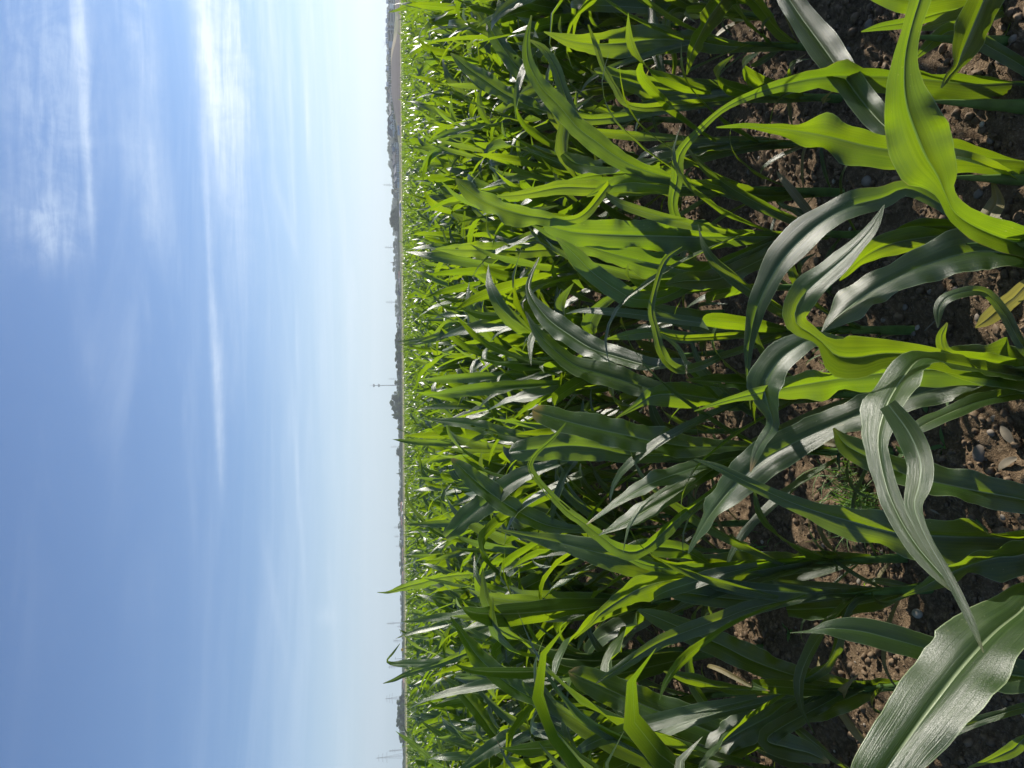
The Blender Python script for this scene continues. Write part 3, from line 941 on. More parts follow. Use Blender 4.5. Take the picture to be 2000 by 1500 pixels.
# --- taller and striking leaves of the rows behind
for mode, dt, pts in (
        ('ns', 0.15, [(880, 104, 3), (910, 130, 22), (945, 155, 33), (990, 185, 30), (1050, 212, 22), (1130, 225, 16)]),
        ('b', 0.1, [(915, 5, 4), (939, 33, 24), (954, 66, 26), (966, 95, 20), (1040, 110, 16)]),
        ('n', 0.1, [(950, 40, 3), (965, 66, 28), (990, 105, 32), (1020, 140, 30), (1070, 158, 18)]),
        ('g', -0.1, [(1076, 110, 4), (1095, 98, 26), (1120, 95, 30), (1150, 105, 24), (1200, 115, 16)]),
        ('g', -0.1, [(1103, 177, 4), (1120, 168, 28), (1142, 157, 32), (1175, 142, 26), (1230, 140, 16)]),
        ('b', 0.1, [(890, 350, 3), (915, 372, 34), (945, 393, 42), (990, 411, 46), (1050, 424, 32), (1130, 425, 18)]),
        ('b', 0.1, [(850, 486, 2), (900, 488, 26), (960, 488, 34), (1020, 490, 30), (1080, 487, 22), (1140, 484, 14)]),
        ('bn', 0.0, [(908, 412, 3), (904, 470, 12), (912, 530, 19), (925, 570, 18), (940, 610, 17), (960, 650, 15), (985, 690, 14), (1020, 740, 14), (1090, 760, 12)]),
        ('gg', 0.45, [(1053, 503, 2), (1036, 540, 9), (1034, 572, 14), (1068, 620, 38), (1110, 652, 48), (1155, 680, 44), (1200, 695, 38), (1275, 715, 28), (1340, 715, 18)]),
        ('s', 0.1, [(981, 626, 3), (1020, 656, 18), (1056, 683, 20), (1104, 716, 18), (1170, 740, 14)]),
        ('b', 0.1, [(1068, 583, 3), (1116, 565, 15), (1160, 556, 20), (1240, 556, 16)]),
        ('b', 0.0, [(1220, 566, 3), (1260, 570, 30), (1311, 562, 32), (1380, 560, 20), (1430, 560, 14)]),
        ('ng', 0.1, [(870, 1050, 20), (905, 1018, 42), (945, 985, 44), (990, 949, 40), (1035, 925, 30), (1100, 905, 16)]),
        ('s', 0.15, [(882, 896, 6), (900, 912, 28), (930, 940, 40), (960, 964, 42), (1005, 994, 42), (1065, 1024, 34), (1130, 1035, 16)]),
        ('s', 0.1, [(828, 812, 2), (850, 820, 8), (900, 826, 20), (940, 834, 28), (985, 848, 28), (1040, 856, 16)]),
        ('ng', -0.05, [(1056, 1080, 2), (1053, 1110, 8), (1026, 1146, 14), (1016, 1185, 16), (1011, 1236, 26), (1029, 1284, 26), (1056, 1326, 25), (1086, 1360, 20), (1150, 1390, 14)]),
        ('g', 0.1, [(866, 1322, 3), (890, 1340, 16), (924, 1377, 28), (945, 1404, 30), (975, 1440, 28), (1040, 1460, 16)]),
        ('s', 0.1, [(880, 1205, 4), (906, 1242, 20), (930, 1278, 32), (960, 1308, 38), (1005, 1344, 38), (1060, 1370, 22), (1120, 1380, 14)]),
        ('s', 0.1, [(890, 1510, 4), (945, 1470, 26), (990, 1443, 32), (1050, 1416, 30), (1110, 1385, 18), (1170, 1380, 12)]),
        ('b', 0.1, [(940, 1420, 3), (985, 1425, 16), (1040, 1430, 26), (1110, 1432, 22), (1180, 1430, 14)]),
        ('b', 0.1, [(737, 1157, 1), (757, 1157, 5), (780, 1150, 11), (800, 1144, 16), (825, 1138, 20), (860, 1128, 22), (920, 1122, 22), (1000, 1130, 14)]),
        ('sb', 0.1, [(748, 1335, 1), (770, 1328, 7), (790, 1318, 10), (820, 1308, 12), (860, 1296, 14), (905, 1278, 18), (980, 1250, 22), (1060, 1240, 14)]),
        ('ng', 0.0, [(781, 1257, 1), (768, 1275, 4), (756, 1290, 4), (765, 1296, 8), (790, 1296, 14), (830, 1296, 17), (870, 1292, 18), (950, 1270, 18), (1040, 1245, 12)]),
        ('b', 0.1, [(773, 1428, 1), (786, 1438, 6), (802, 1450, 10), (825, 1468, 13), (855, 1492, 15), (900, 1510, 18), (980, 1512, 14)]),
        ('b', 0.1, [(848, 1432, 1), (858, 1452, 8), (868, 1478, 10), (884, 1504, 12), (960, 1520, 14)]),
        ('ng', 0.1, [(780, 674, 1), (795, 672, 3), (815, 669, 9), (842, 662, 15), (875, 651, 18), (905, 642, 19), (980, 630, 20), (1060, 630, 14)]),
        ('b', 0.1, [(759, 24, 1), (775, 20, 5), (792, 13, 8), (815, 6, 11), (880, -5, 14), (950, -5, 12)]),
        ('n', 0.1, [(809, 920, 1), (799, 939, 2), (794, 956, 4), (796, 974, 5), (806, 992, 6), (820, 1010, 8), (840, 1030, 10), (880, 1050, 14), (960, 1070, 14)]),
        ('b', 0.1, [(815, 870, 1), (820, 900, 5), (824, 918, 7), (831, 932, 12), (845, 950, 17), (862, 966, 14), (930, 980, 12)]),
        ('s', 0.1, [(822, 1408, 1), (838, 1420, 7), (862, 1436, 12), (890, 1450, 14), (960, 1465, 16), (1030, 1470, 12)]),
        ('s', 0.05, [(1118, 262, 3), (1130, 285, 14), (1150, 300, 20), (1200, 300, 16)]),
        ('n', 0.05, [(1010, 270, 3), (980, 300, 16), (970, 330, 22), (990, 360, 22), (1050, 372, 16)])):
    leaf(None, mode, dt, pts)


# low, narrow first leaves that droop to the soil on every hero plant
def extra_leaves(h, q):
    if h.row == 1:
        return
    n = 9 if h.row == 2 else 10
    az0 = q.uniform(0, 6.28)
    for i in range(n):
        az = az0 + (math.pi if i % 2 else 0) + q.normal(0, 0.5)
        if i < 4:
            g_ = arch_leaf(0.03 + 0.045 * i, az, q.uniform(0.16, 0.34), q.uniform(0.012, 0.026), q.uniform(0.4, 1.0), q.uniform(0.5, 1.2), q.uniform(0.5, 1.8), q.normal(0, 0.8), q)
        else:
            g_ = arch_leaf(0.12 + 0.075 * (i - 4), az, q.uniform(0.36, 0.62), q.uniform(0.024, 0.05) if h.row == 2 else q.uniform(0.04, 0.065), q.uniform(1.05, 1.35), q.uniform(0.4, 1.0), q.uniform(0.3, 1.5), q.normal(0, 0.5), q)
        V, Fq, U = g_
        h.leaves.append((V + np.array([h.x, h.d, gz(h.x, h.d)]), Fq, U))


def row_label(row):
    if row <= 2:
        return 'maize plant of the second row half hidden among its neighbours', 'maize plants in the second row'
    if row <= 5:
        return 'maize plant with long tangled leaves in the third to fifth rows of the field', 'maize plants in the third to fifth rows'
    return 'maize plant in the dense green rows behind the fifth row', 'maize plants in the rows behind'


q = np.random.default_rng(91)
for k, h in enumerate(heroes):
    extra_leaves(h, q)
    z0 = gz(h.x, h.d)
    base = np.array([h.x, h.d, z0])
    root = link('maize_plant', None, loc=tuple(base))
    lab = h.label
    grp = None
    if not lab:
        lab, grp = row_label(h.row)
    tag(root, lab, 'maize plant', grp or 'maize plants in the front rows')
    V, Fq, U = stalk_np(max(0.22, min(h.top - z0, 0.52)), 0.0145 if h.row == 1 else 0.0125)
    link('stalk', mesh_np('stalk', V, Fq, M_STALK, U), root)
    for kk, (V, Fq, U) in enumerate(h.leaves):
        small = np.ptp(V[:, 2]) < 0.2 and V[:, 2].max() < 0.3
        link('leaf', mesh_np('leaf', V - base, Fq, M_OLD if small and (kk + k) % 3 == 0 else M_LEAF, U), root)

# ------------------------------------------------------------------ the rows behind: individual plants, copied
NVAR = 14
variants = []
qv = np.random.default_rng(5)
for i in range(NVAR):
    variants.append(plant_leaves(qv, 12, 16, 5, qv.uniform(0.5, 0.62)))
lod1 = []
qv = np.random.default_rng(6)
for i in range(10):
    lod1.append(join(plant_leaves(qv, 10, 8, 3, qv.uniform(0.5, 0.62))))
lod2 = []
for i in range(10):
    lod2.append(join(plant_leaves(qv, 9, 5, 3, qv.uniform(0.5, 0.62))[1:]))
lod3 = []
for i in range(8):
    lod3.append(join(plant_leaves(qv, 7, 3, 3, qv.uniform(0.5, 0.62))[2:]))

protos = []
for i, lv in enumerate(variants):
    V, Fq, U = stalk_np(0.5)
    protos.append((mesh_np('stalk', V, Fq, M_STALK, U), [mesh_np('leaf', a, b2, M_OLD if (kk == 0 and i % 2) else M_LEAF, u) for kk, (a, b2, u) in enumerate(lv)]))
solid = []
for i, lv in enumerate(variants):
    V, Fq, U = join(lv)
    Vs, Fs, Us = stalk_np(0.5)
    Va, Fa, Ua = join([(V, Fq, U), (Vs, Fs, Us)])
    mi = np.concatenate([np.zeros(len(Fq), int), np.ones(len(Fs), int)])
    solid.append(mesh_np('maize_plant', Va, Fa, [M_LEAF, M_STALK], Ua, midx=mi))

qp = np.random.default_rng(12)
positions = []
for row in range(2, 60):
    d0 = row_d(row, 0)
    if d0 > 24:
        break
    x = -(d0 * 0.62 + 0.6)
    xe = d0 * 0.85 + 1.3
    while x < xe:
        x += qp.normal(0.148, 0.022)
        d = row_d(row, x) + qp.normal(0, 0.018)
        positions.append((row, x, d))


def in_frame(x, d, pad=0.06):
    return abs(x) < (d * 0.988 + 0.2) * (0.545 + pad)


n_ind = 0
rest = []
LIMIT = 300
n_hero = len(heroes)
for row, x, d in positions:
    if row == 2 and -1.0 < x < 1.36:
        continue
    if any(h.row == row and abs(h.x - x) < 0.085 for h in heroes):
        continue
    sc = qp.normal(1.0, 0.08) * (1.06 if x < -0.2 * d else 1.0)
    rz = qp.uniform(0, 6.28)
    if in_frame(x, d) and n_ind + n_hero < LIMIT and d > 0.5:
        n_ind += 1
        vi = int(qp.integers(NVAR))
        loc = (x, d, gz(x, d) - 0.005)
        if row <= 7:
            st, lv = protos[vi]
            root = link('maize_plant', None, loc=loc)
            root.rotation_euler = (qp.normal(0, 0.04), qp.normal(0, 0.04), rz)
            root.scale = (sc, sc, sc)
            link('stalk', st, root)
            for me in lv:
                link('leaf', me, root)
        else:
            root = link('maize_plant', solid[vi], loc=loc)
            root.rotation_euler = (qp.normal(0, 0.04), qp.normal(0, 0.04), rz)
            root.scale = (sc, sc, sc)
        lab, grp = row_label(row)
        tag(root, lab, 'maize plant', grp)
    else:
        rest.append((x, d, sc, rz))


def xf(geo_, x, y, z, sc, rz, zs=1.0):
    V, Fq, U = geo_
    return rot_z(V * np.array([sc, sc, sc * zs]), rz) + np.array([x, y, z]), Fq, U


parts = []
for x, d, sc, rz in rest:
    if d < 0.7:
        continue
    parts.append(xf(lod1[int(qp.integers(10))], x, d, 0.0, sc, rz))
print('individual', n_ind, 'hero', n_hero, 'stuff near', len(parts))


def wedge(n, d0, d1):
    d = np.sqrt(qp.random(n) * (d1 ** 2 - d0 ** 2) + d0 ** 2)
    a = qp.uniform(-0.66, 0.72, n)
    return np.stack([a * d, d], 1)


for (x, y) in wedge(int(0.69 * (55 ** 2 - 22 ** 2) * 6.5), 22, 55):
    k = (y - ROW_SL * x - ROW_D0) / ROW_DY
    y2 = ROW_D0 + round(k) * ROW_DY + ROW_SL * x + qp.normal(0, 0.05)
    parts.append(xf(lod2[int(qp.integers(10))], x, y2, 0.0, qp.normal(1.02, 0.09), qp.uniform(0, 6.28)))
for (x, y) in wedge(int(0.69 * (FIELD_END ** 2 - 55 ** 2) * 3.2), 55, FIELD_END):
    parts.append(xf(lod3[int(qp.integers(8))], x, y, 0.0, qp.normal(0.92, 0.03), qp.uniform(0, 6.28)))
V, Fq, U = join(parts)
print('stuff faces', len(Fq))
o = link('maize_field', mesh_np('maize_field', V, Fq, M_LEAF, U))
tag(o, 'far part of the green maize field running to the horizon', 'maize field', kind='stuff')

# ------------------------------------------------------------------ weeds between the rows
def tuft(px, py, n, hmin, hmax, seed, label, wid=0.004, spread=0.05):
    q = np.random.default_rng(seed)
    p = on_ground(px, py)
    pr = []
    for i in range(n):
        g_ = arch_leaf(0, q.uniform(0, 6.28), q.uniform(hmin, hmax), wid * q.uniform(0.6, 1.4), q.uniform(0.5, 1.45), q.uniform(0.2, 1.2), q.uniform(0, 0.8), q.normal(0, 0.4), q, 7, 3)
        pr.append((g_[0] + np.array([q.normal(0, spread), q.normal(0, spread), 0]), g_[1], g_[2]))
    V, Fq, U = join(pr)
    o = link('grass_tuft', mesh_np('grass_tuft', V, Fq, M_GRASS, U), loc=(p[0], p[1], gz(p[0], p[1])))
    return tag(o, label, 'grass')


tuft(1700, 985, 150, 0.05, 0.17, 1, 'dense tuft of fine green grass on the soil beneath the pale torn leaf', 0.0032, 0.035)
tuft(1665, 925, 40, 0.06, 0.2, 2, 'thin sparse grass blades beside the dense tuft', 0.003, 0.05)
tuft(1500, 1060, 14, 0.05, 0.14, 3, 'few small green blades on sunlit soil left of the grass tuft', 0.005, 0.04)
tuft(1630, 700, 10, 0.03, 0.09, 4, 'tiny weed seedling behind the folded bright leaf', 0.005, 0.03)

M_DRYL = M_DRY
qs = np.random.default_rng(77)
for k in range(16):
    d = qs.uniform(1.35, 4.2)
    x = qs.uniform(-0.5, 0.52) * d
    pr = []
    nlv = int(qs.integers(4, 8))
    for i in range(nlv):
        g_ = arch_leaf(0.004, i * 6.28 / nlv + qs.normal(0, 0.3), qs.uniform(0.025, 0.055), qs.uniform(0.010, 0.02), qs.uniform(0.2, 0.8), qs.uniform(0.2, 0.7), 0.2, qs.normal(0, 0.3), qs, 7, 3, 0.3, 0.1)
        pr.append(g_)
    V, Fq, U = join(pr)
    o = link('weed_seedling', mesh_np('weed_seedling', V, Fq, M_GRASS, U), loc=(x, d, gz(x, d)))
    tag(o, 'small low weed seedling with a rosette of green leaves on the soil', 'weed', 'weed seedlings between the maize rows')
for k in range(26):
    d = qs.uniform(1.3, 3.8)
    x = qs.uniform(-0.5, 0.52) * d
    L_, a_ = qs.uniform(0.03, 0.09), qs.uniform(0, 6.28)
    V, Fq, U = tube_np(np.array([(0, 0, 0), (L_ * 0.5 * math.cos(a_), L_ * 0.5 * math.sin(a_), 0.006), (L_ * math.cos(a_ + 0.15), L_ * math.sin(a_ + 0.15), 0.002)]), np.array([0.0016, 0.0018, 0.0012]), 5)
    o = link('straw_piece', mesh_np('straw_piece', V, Fq, M_DRYL, U), loc=(x, d, gz(x, d) + 0.006))
    tag(o, 'thin dry straw piece lying on the brown soil', 'straw', 'straw pieces on the soil')
for px, py, L, az, lab in ((1985, 865, 0.05, 0.6, 'pale dry leaf scrap on the soil below the large grey pebble'), (1992, 895, 0.06, 2.0, 'curled grey dry leaf scrap near the right end of the pebble'),
                           (1830, 1005, 0.035, 1.2, 'short tan straw piece on soil between two near plants')):
    p = on_ground(px, py)
    g_ = arch_leaf(0.004, az, L, 0.02 if L > 0.04 else 0.006, 0.25, 0.6, 0.2, 0.6, q, 8, 5, 0.4, 0.2)
    o = link('dry_leaf', mesh_np('dry_leaf', *[g_[0], g_[1]], M_DRYL, g_[2]), loc=(p[0], p[1], gz(p[0], p[1]) + 0.008))
    tag(o, lab, 'dry leaf')

# ------------------------------------------------------------------ distance: fields
def patch(name, poly_fn, a0, a1, mat, na=60, nr=14, dz=0.05, label=None):
    """ground-hugging sheet between two distances over a range of bearings x/y"""
    V = []
    aa = np.linspace(a0, a1, na)
    for a in aa:
        r0, r1 = poly_fn(a)
        for k in range(nr):
            r = r0 + (r1 - r0) * k / (nr - 1)
            y = r / math.sqrt(1 + a * a)
            x = a * y
            V.append((x, y, float(far_z(np.array([x]), np.array([y]))[0]) + dz))
    ii = np.arange(na * nr).reshape(na, nr)
    Fq = np.stack([ii[:-1, :-1].ravel(), ii[1:, :-1].ravel(), ii[1:, 1:].ravel(), ii[:-1, 1:].ravel()], 1)
    o = link(name, mesh_np(name, V, Fq, mat))
    return tag(o, kind='structure')


M_VERGE = simple_mat('dry_verge', (0.42, 0.38, 0.20), 0.95, 0.35, 0.8, 0.1)
M_FALLOW = simple_mat('fallow_soil', (0.105, 0.085, 0.08), 0.95, 0.3, 0.06, 0.1)
M_TAN = simple_mat('stubble', (0.27, 0.23, 0.155), 0.95, 0.25, 0.05, 0.1)
M_ROAD = simple_mat('asphalt', (0.11, 0.11, 0.115), 0.9, 0.2, 0.3, 0.2)
patch('verge', lambda a: (FIELD_END + 7, FIELD_END + 16), -0.75, 0.75, M_VERGE, 80, 6, 0.09)
patch('fallow_field', lambda a: (FIELD_END + 17, 150 + 190 * min(1, max(0, (a - 0.32) / 0.07)) ** 0.8), 0.32, 0.75, M_FALLOW, 60, 14)
patch('stubble_field', lambda a: (335 - 95 * min(1, max(0, (a - 0.43) / 0.05)), 352), 0.43, 0.515, M_TAN, 40, 10, 0.12)
patch('road', lambda a: (166, 171), -0.75, 0.22, M_ROAD, 60, 4, 0.06)

# ------------------------------------------------------------------ distance: trees
M_TREE = []
for nm, a, b2 in (('foliage_dark', (0.022, 0.045, 0.012), (0.075, 0.125, 0.03)), ('foliage_mid', (0.032, 0.06, 0.016), (0.10, 0.145, 0.04)), ('foliage_pale', (0.05, 0.08, 0.03), (0.11, 0.14, 0.055))):
    mm, t = newmat(nm)
    geo = t.n('ShaderNodeNewGeometry')
    oi = t.n('ShaderNodeObjectInfo')
    n1 = t.noise(geo.outputs['Position'], 0.5, 4, 0.6)
    c = t.mix(t.ss(t.m('ADD', t.m('MULTIPLY', n1, 0.8), t.m('MULTIPLY', oi.outputs['Random'], 0.25)), 0.35, 0.7), C4(*a), C4(*b2))
    b = t.n('ShaderNodeBsdfPrincipled', i_Roughness=0.8)
    b.inputs['Specular IOR Level'].default_value = 0.2
    t.put(b.inputs['Base Color'], c)
    t.n('ShaderNodeOutputMaterial', i_Surface=b)
    M_TREE.append(mm)
M_BARK = simple_mat('bark', (0.10, 0.075, 0.055), 0.9, 0.4, 2.0)


def crown_np(kind, seed):
    """unit crown: height 0..1, radius about 0.5, many leaf clumps through the volume"""
    q = np.random.default_rng(seed)
    cl = []
    if kind == 'round':
        for i in range(13):
            z = q.uniform(0.22, 0.86)
            rr = 0.40 * math.sin(math.pi * np.clip((z - 0.02) / 1.0, 0.08, 0.95)) ** 0.7
            a = q.uniform(0, 6.28)
            cl.append((rr * math.cos(a) * q.uniform(0.2, 0.95), rr * math.sin(a) * q.uniform(0.2, 0.95), z, q.uniform(0.11, 0.2)))
        cl.append((0, 0, 0.8, 0.18))
        cl.append((0, 0, 0.5, 0.28))
    elif kind == 'bush':
        for i in range(15):
            a = q.uniform(0, 6.28)
            rr = q.uniform(0, 0.42)
            z = q.uniform(0.1, 0.85) * (1 - 0.8 * rr)
            cl.append((rr * math.cos(a), rr * math.sin(a), z, q.uniform(0.12, 0.2)))
    elif kind == 'cone':
        for i in range(14):
            z = 0.08 + 0.9 * i / 13
            rr = 0.42 * (1 - z)
            a = q.uniform(0, 6.28)
            cl.append((rr * 0.5 * math.cos(a), rr * 0.5 * math.sin(a), z, 0.03 + 0.30 * (1 - z)))
    else:                               # column: poplar
        for i in range(12):
            z = 0.08 + 0.84 * i / 11
            a = q.uniform(0, 6.28)
            cl.append((0.14 * math.cos(a), 0.14 * math.sin(a), z, 0.34 * math.sin(math.pi * (0.15 + 0.8 * z)) ** 0.6))
    if kind in ('round', 'bush'):
        for i in range(7):
            a = i * 0.9
            cl.append((0.3 * math.cos(a), 0.3 * math.sin(a), q.uniform(0.08, 0.3), 0.15))
    P, Nn, Sz = [], [], []
    for (x, y, z, r) in cl:
        n = int(80 + 3200 * r * r)
        d = q.normal(size=(n, 3))
        d /= np.linalg.norm(d, axis=1, keepdims=True)
        rad = r * (1 - 0.45 * q.random(n) ** 2.2) * q.uniform(0.85, 1.12, n)
        zsq = 0.6 if kind in ('cone', 'column') else 0.8
        p = np.array([x, y, z]) + d * rad[:, None] * np.array([1, 1, zsq])
        P.append(p)
        Nn.append(d + q.normal(0, 0.6, (n, 3)))
        Sz.append(np.full(n, 0.016) * q.uniform(0.7, 1.7, n))
    P, Nn, Sz = np.concatenate(P), np.concatenate(Nn), np.concatenate(Sz)
    Nn /= np.linalg.norm(Nn, axis=1, keepdims=True)
    u = np.cross(Nn, np.array([0.2, 0.3, 1.0]))
    u /= np.linalg.norm(u, axis=1, keepdims=True)
    w = np.cross(Nn, u)
    V = np.stack([P + (a * u + b2 * w) * Sz[:, None] for a, b2 in ((-1, -0.8), (1, -1), (1.1, 0.9), (-0.9, 1))], 1).reshape(-1, 3)
    return V, np.arange(len(V)).reshape(-1, 4)


tree_meshes = {}
for kind in ('round', 'bush', 'cone', 'column'):
    for mi in range(3):
        for s in range(3 if kind in ('round', 'bush') else 1):
            V, Fq = crown_np(kind, hash((len(kind), mi, s)) % 1000 + 3)
            tree_meshes[(kind, mi, s)] = mesh_np('crown', V, Fq, M_TREE[mi], smooth=False)
tb = MB()
tb.tube((0, 0, -0.05), (0.01, 0, 0.35), 0.028, 0.018, 7)
tb.tube((0.01, 0, 0.35), (0.09, 0.03, 0.62), 0.015, 0.006, 5)
tb.tube((0.01, 0, 0.35), (-0.08, -0.04, 0.66), 0.014, 0.005, 5)
tb.tube((0.01, 0, 0.35), (0.0, 0.05, 0.75), 0.014, 0.005, 5)
ME_TRUNK = tb.mesh('trunk', M_BARK)
qt = np.random.default_rng(44)


def tree(py, ptop, wpx, D, kind='round', mi=1, label='', group='', cat='tree', zoff=0.0):
    p = at_dist(ptop, py, D)
    z0 = float(far_z(np.array([p[0]]), np.array([p[1]]))[0]) - 0.1
    h = max(1.5, p[2] - z0)
    w = wpx * D / FPX
    root = link('pine_tree' if kind == 'cone' else ('poplar_tree' if kind == 'column' else ('bush' if kind == 'bush' else 'tree')), None, loc=(p[0], p[1], z0))
    root.rotation_euler = (0, 0, qt.uniform(0, 6.28))
    root.scale = (w, w, h)
    link('crown', tree_meshes[(kind, mi, int(qt.integers(3)) if kind in ('round', 'bush') else 0)], root)
    link('trunk', ME_TRUNK, root)
    tag(root, label, cat, group)
    return root


prof = [(-40, 757), (0, 757), (25, 756), (30, 757), (45, 756), (52, 754), (85, 754), (95, 756), (120, 756), (150, 755), (160, 755), (190, 755), (215, 756), (240, 758), (262, 757), (300, 757), (312, 760), (320, 759), (335, 764), (350, 767),
        (362, 768), (392, 768), (402, 766), (410, 763), (446, 769), (455, 768), (467, 772), (482, 769), (500, 770), (515, 769), (535, 769), (550, 772), (560, 774), (600, 773), (630, 773), (641, 776), (647, 776), (740, 775), (760, 776), (825, 778), (845, 779), (865, 780),
        (895, 781), (908, 779), (942, 782), (955, 779), (970, 777), (990, 778), (1008, 778), (1020, 782), (1028, 778), (1040, 783), (1055, 781), (1080, 782), (1100, 781), (1110, 783), (1135, 782), (1180, 783), (1200, 783), (1210, 785), (1220, 783), (1235, 783),
        (1250, 787), (1290, 786), (1310, 787), (1350, 786), (1362, 786), (1450, 786), (1465, 788), (1480, 789), (1492, 787), (1540, 788)]
ppy = np.array([p[0] for p in prof], float)
ppx = np.array([p[1] for p in prof], float)
y = -30.0
while y < 1530:
    w = qt.uniform(13, 24)
    base = 777.5 + 13 * y / 1500
    top = float(np.interp(y, ppy, ppx)) + abs(qt.normal(0, 1.0)) - (3.0 if y < 640 else 2.2)
    if y < 410:
        D, mi, lab, grp = qt.uniform(560, 760), 2, 'hazy tree in the belt behind the pale houses', 'trees behind the houses'
    elif y < 640:
        D, mi, lab, grp = qt.uniform(520, 700), 1, 'tree of the bluish belt between the houses and the dark grove', 'trees right of the grove'
    elif y < 905:
        D, mi, lab, grp = qt.uniform(420, 520), int(qt.integers(0, 2)), 'dark green tree in the belt below the radio mast', 'trees around the radio mast'
    else:
        D, mi, lab, grp = qt.uniform(520, 680), 1, 'low tree of the thin belt along the left horizon', 'trees along the left horizon'
    tree(y, top, w, D, 'round' if qt.random() < 0.55 else 'bush', mi, lab, grp)
    y += w * (qt.uniform(0.3, 0.42) if y < 410 else qt.uniform(0.4, 0.58))
y = -30.0
while y < 1530:
    w = qt.uniform(16, 26)
    top = float(np.interp(y, ppy, ppx))
    basex = 777.5 + 13 * y / 1500 + 2
    top = top + (basex - top) * qt.uniform(0.38, 0.6)
    D = qt.uniform(400, 440) if y > 380 else qt.uniform(480, 540)
    tree(y, top, w, D, 'bush', 2 if y < 410 else (1 if y < 640 else 0), 'dense low bush filling the foot of the distant tree belt', 'bushes at the foot of the tree belt', 'bush')
    y += w * 0.5
# the standouts and groves
dl, dg = 'dark tree of the tall clump left of the red roofed houses', 'trees in the far left clump'
for py, pt, w in ((1362, 779, 14), (1370, 773.5, 20), (1384, 775, 20), (1396, 774.5, 20), (1408, 773, 20), (1417, 772.5, 14), (1424, 779, 14), (1438, 778, 16), (1446, 780, 14), (1378, 780, 20), (1400, 781, 22), (1430, 783, 22)):
    tree(py, pt, w, qt.uniform(330, 370), 'round', 0, dl, dg)
dl, dg = 'dark tree of the grove right of the radio mast', 'trees in the grove right of the mast'
for py, pt, w in ((648, 775, 12), (656, 771, 16), (666, 770, 20), (678, 771, 18), (690, 771, 20), (702, 770, 22), (716, 772, 18), (728, 774, 18), (660, 778, 20), (684, 779, 22), (708, 779, 22)):
    tree(py, pt, w, qt.uniform(340, 380), 'round', 0, dl, dg)
dl, dg = 'tree of the bushy rise just left of the radio mast', 'trees of the rise beside the mast'
for py, pt, w in ((748, 770, 18), (758, 774, 14), (768, 768, 18), (777, 763, 16), (788, 760.5, 24), (798, 764, 18), (806, 769, 14), (775, 772, 26), (795, 774, 26), (818, 777, 16), (835, 776, 12)):
    tree(py, pt, w, qt.uniform(350, 390), 'round', 1 if qt.random() < .6 else 0, dl, dg)
tree(811, 765, 8, 360, 'column', 0, 'slim dark poplar at the left edge of the bushy rise', None, 'poplar')
tree(816, 767.5, 8, 362, 'column', 0, 'shorter slim poplar beside the taller poplar', None, 'poplar')
dl, dg = 'broad dark tree of the pair of clumps right of the grove', 'trees in the clump before the houses'
for py, pt, w in ((412, 767, 14), (419, 761, 20), (430, 759, 22), (439, 762, 18), (446, 769, 14), (425, 770, 26), (440, 774, 20)):
    tree(py, pt, w, qt.uniform(360, 400), 'round', 0, dl, dg)
tree(343, 762, 14, 450, 'round', 2, 'single round pale tree standing out above the house roofs', None)
tree(374, 764, 20, 430, 'round', 1, 'round tree behind the tan gable', None)
tree(128, 752, 9, 520, 'round', 2, 'small round tree rising above the pale long house', None)
tree(138, 752, 13, 520, 'round', 2, 'wider round tree next to the small one above the long house', None)
tree(172, 750.5, 16, 520, 'round', 2, 'loose pale tree rising above the gabled houses', None)
tree(837, 775, 9, 400, 'round', 1, 'small bushy tree bump left of the poplars', None)
tree(884, 773, 22, 430, 'round', 0, 'dark rounded tree left of the bushy rise', None)
tree(925, 774, 8, 430, 'cone', 0, 'small dark conifer poking out of the left tree belt', None, 'conifer')
tree(1101, 781, 7, 430, 'cone', 0, 'tiny dark conifer beside a reddish roof', None, 'conifer')
for py, pt, w, D in ((205, 766, 14, 330), (228, 768, 14, 330), (212, 770, 12, 320), (245, 768, 16, 330), (272, 764, 26, 340), (258, 768, 16, 330), (300, 764, 16, 350), (120, 764, 12, 380), (95, 766, 10, 380), (160, 766, 10, 380), (330, 776, 8, 330), (340, 776, 8, 330), (350, 777, 8, 330), (317, 775, 8, 330), (400, 775, 14, 360)):
    tree(py, pt, w, D, 'bush', 1, 'leafy garden bush growing between the pale houses', 'garden bushes between the houses', 'bush')

# ------------------------------------------------------------------ distance: buildings
WALLS = {k: simple_mat('render_' + k, c, 0.85, 0.08, 0.4, 0.2) for k, c in
         (('white', (0.82, 0.82, 0.82)), ('grey', (0.62, 0.65, 0.70)), ('beige', (0.74, 0.62, 0.46)), ('pink', (0.70, 0.52, 0.48)), ('cream', (0.78, 0.72, 0.6)))}
ROOFS = {k: simple_mat('roof_' + k, c, 0.8, 0.25, 1.0, 0.2) for k, c in
         (('red', (0.20, 0.115, 0.09)), ('dark', (0.10, 0.10, 0.11)), ('grey', (0.25, 0.25, 0.26)), ('tan', (0.50, 0.36, 0.22)))}
mm, t = newmat('window_glass')
b = t.n('ShaderNodeBsdfPrincipled', i_Roughness=0.12)
b.inputs['Base Color'].default_value = C4(0.035, 0.045, 0.06)
t.n('ShaderNodeOutputMaterial', i_Surface=b)
M_GLASS = mm


def place(y0, y1, D, ptop, pbase=None):
    a, b2 = at_dist(ptop, y1, D), at_dist(ptop, y0, D)
    cx = (a[0] + b2[0]) / 2
    z0 = float(far_z(np.array([cx]), np.array([D]))[0]) - 0.15
    return cx, z0, abs(b2[0] - a[0]), (a[2] + b2[2]) / 2 - z0


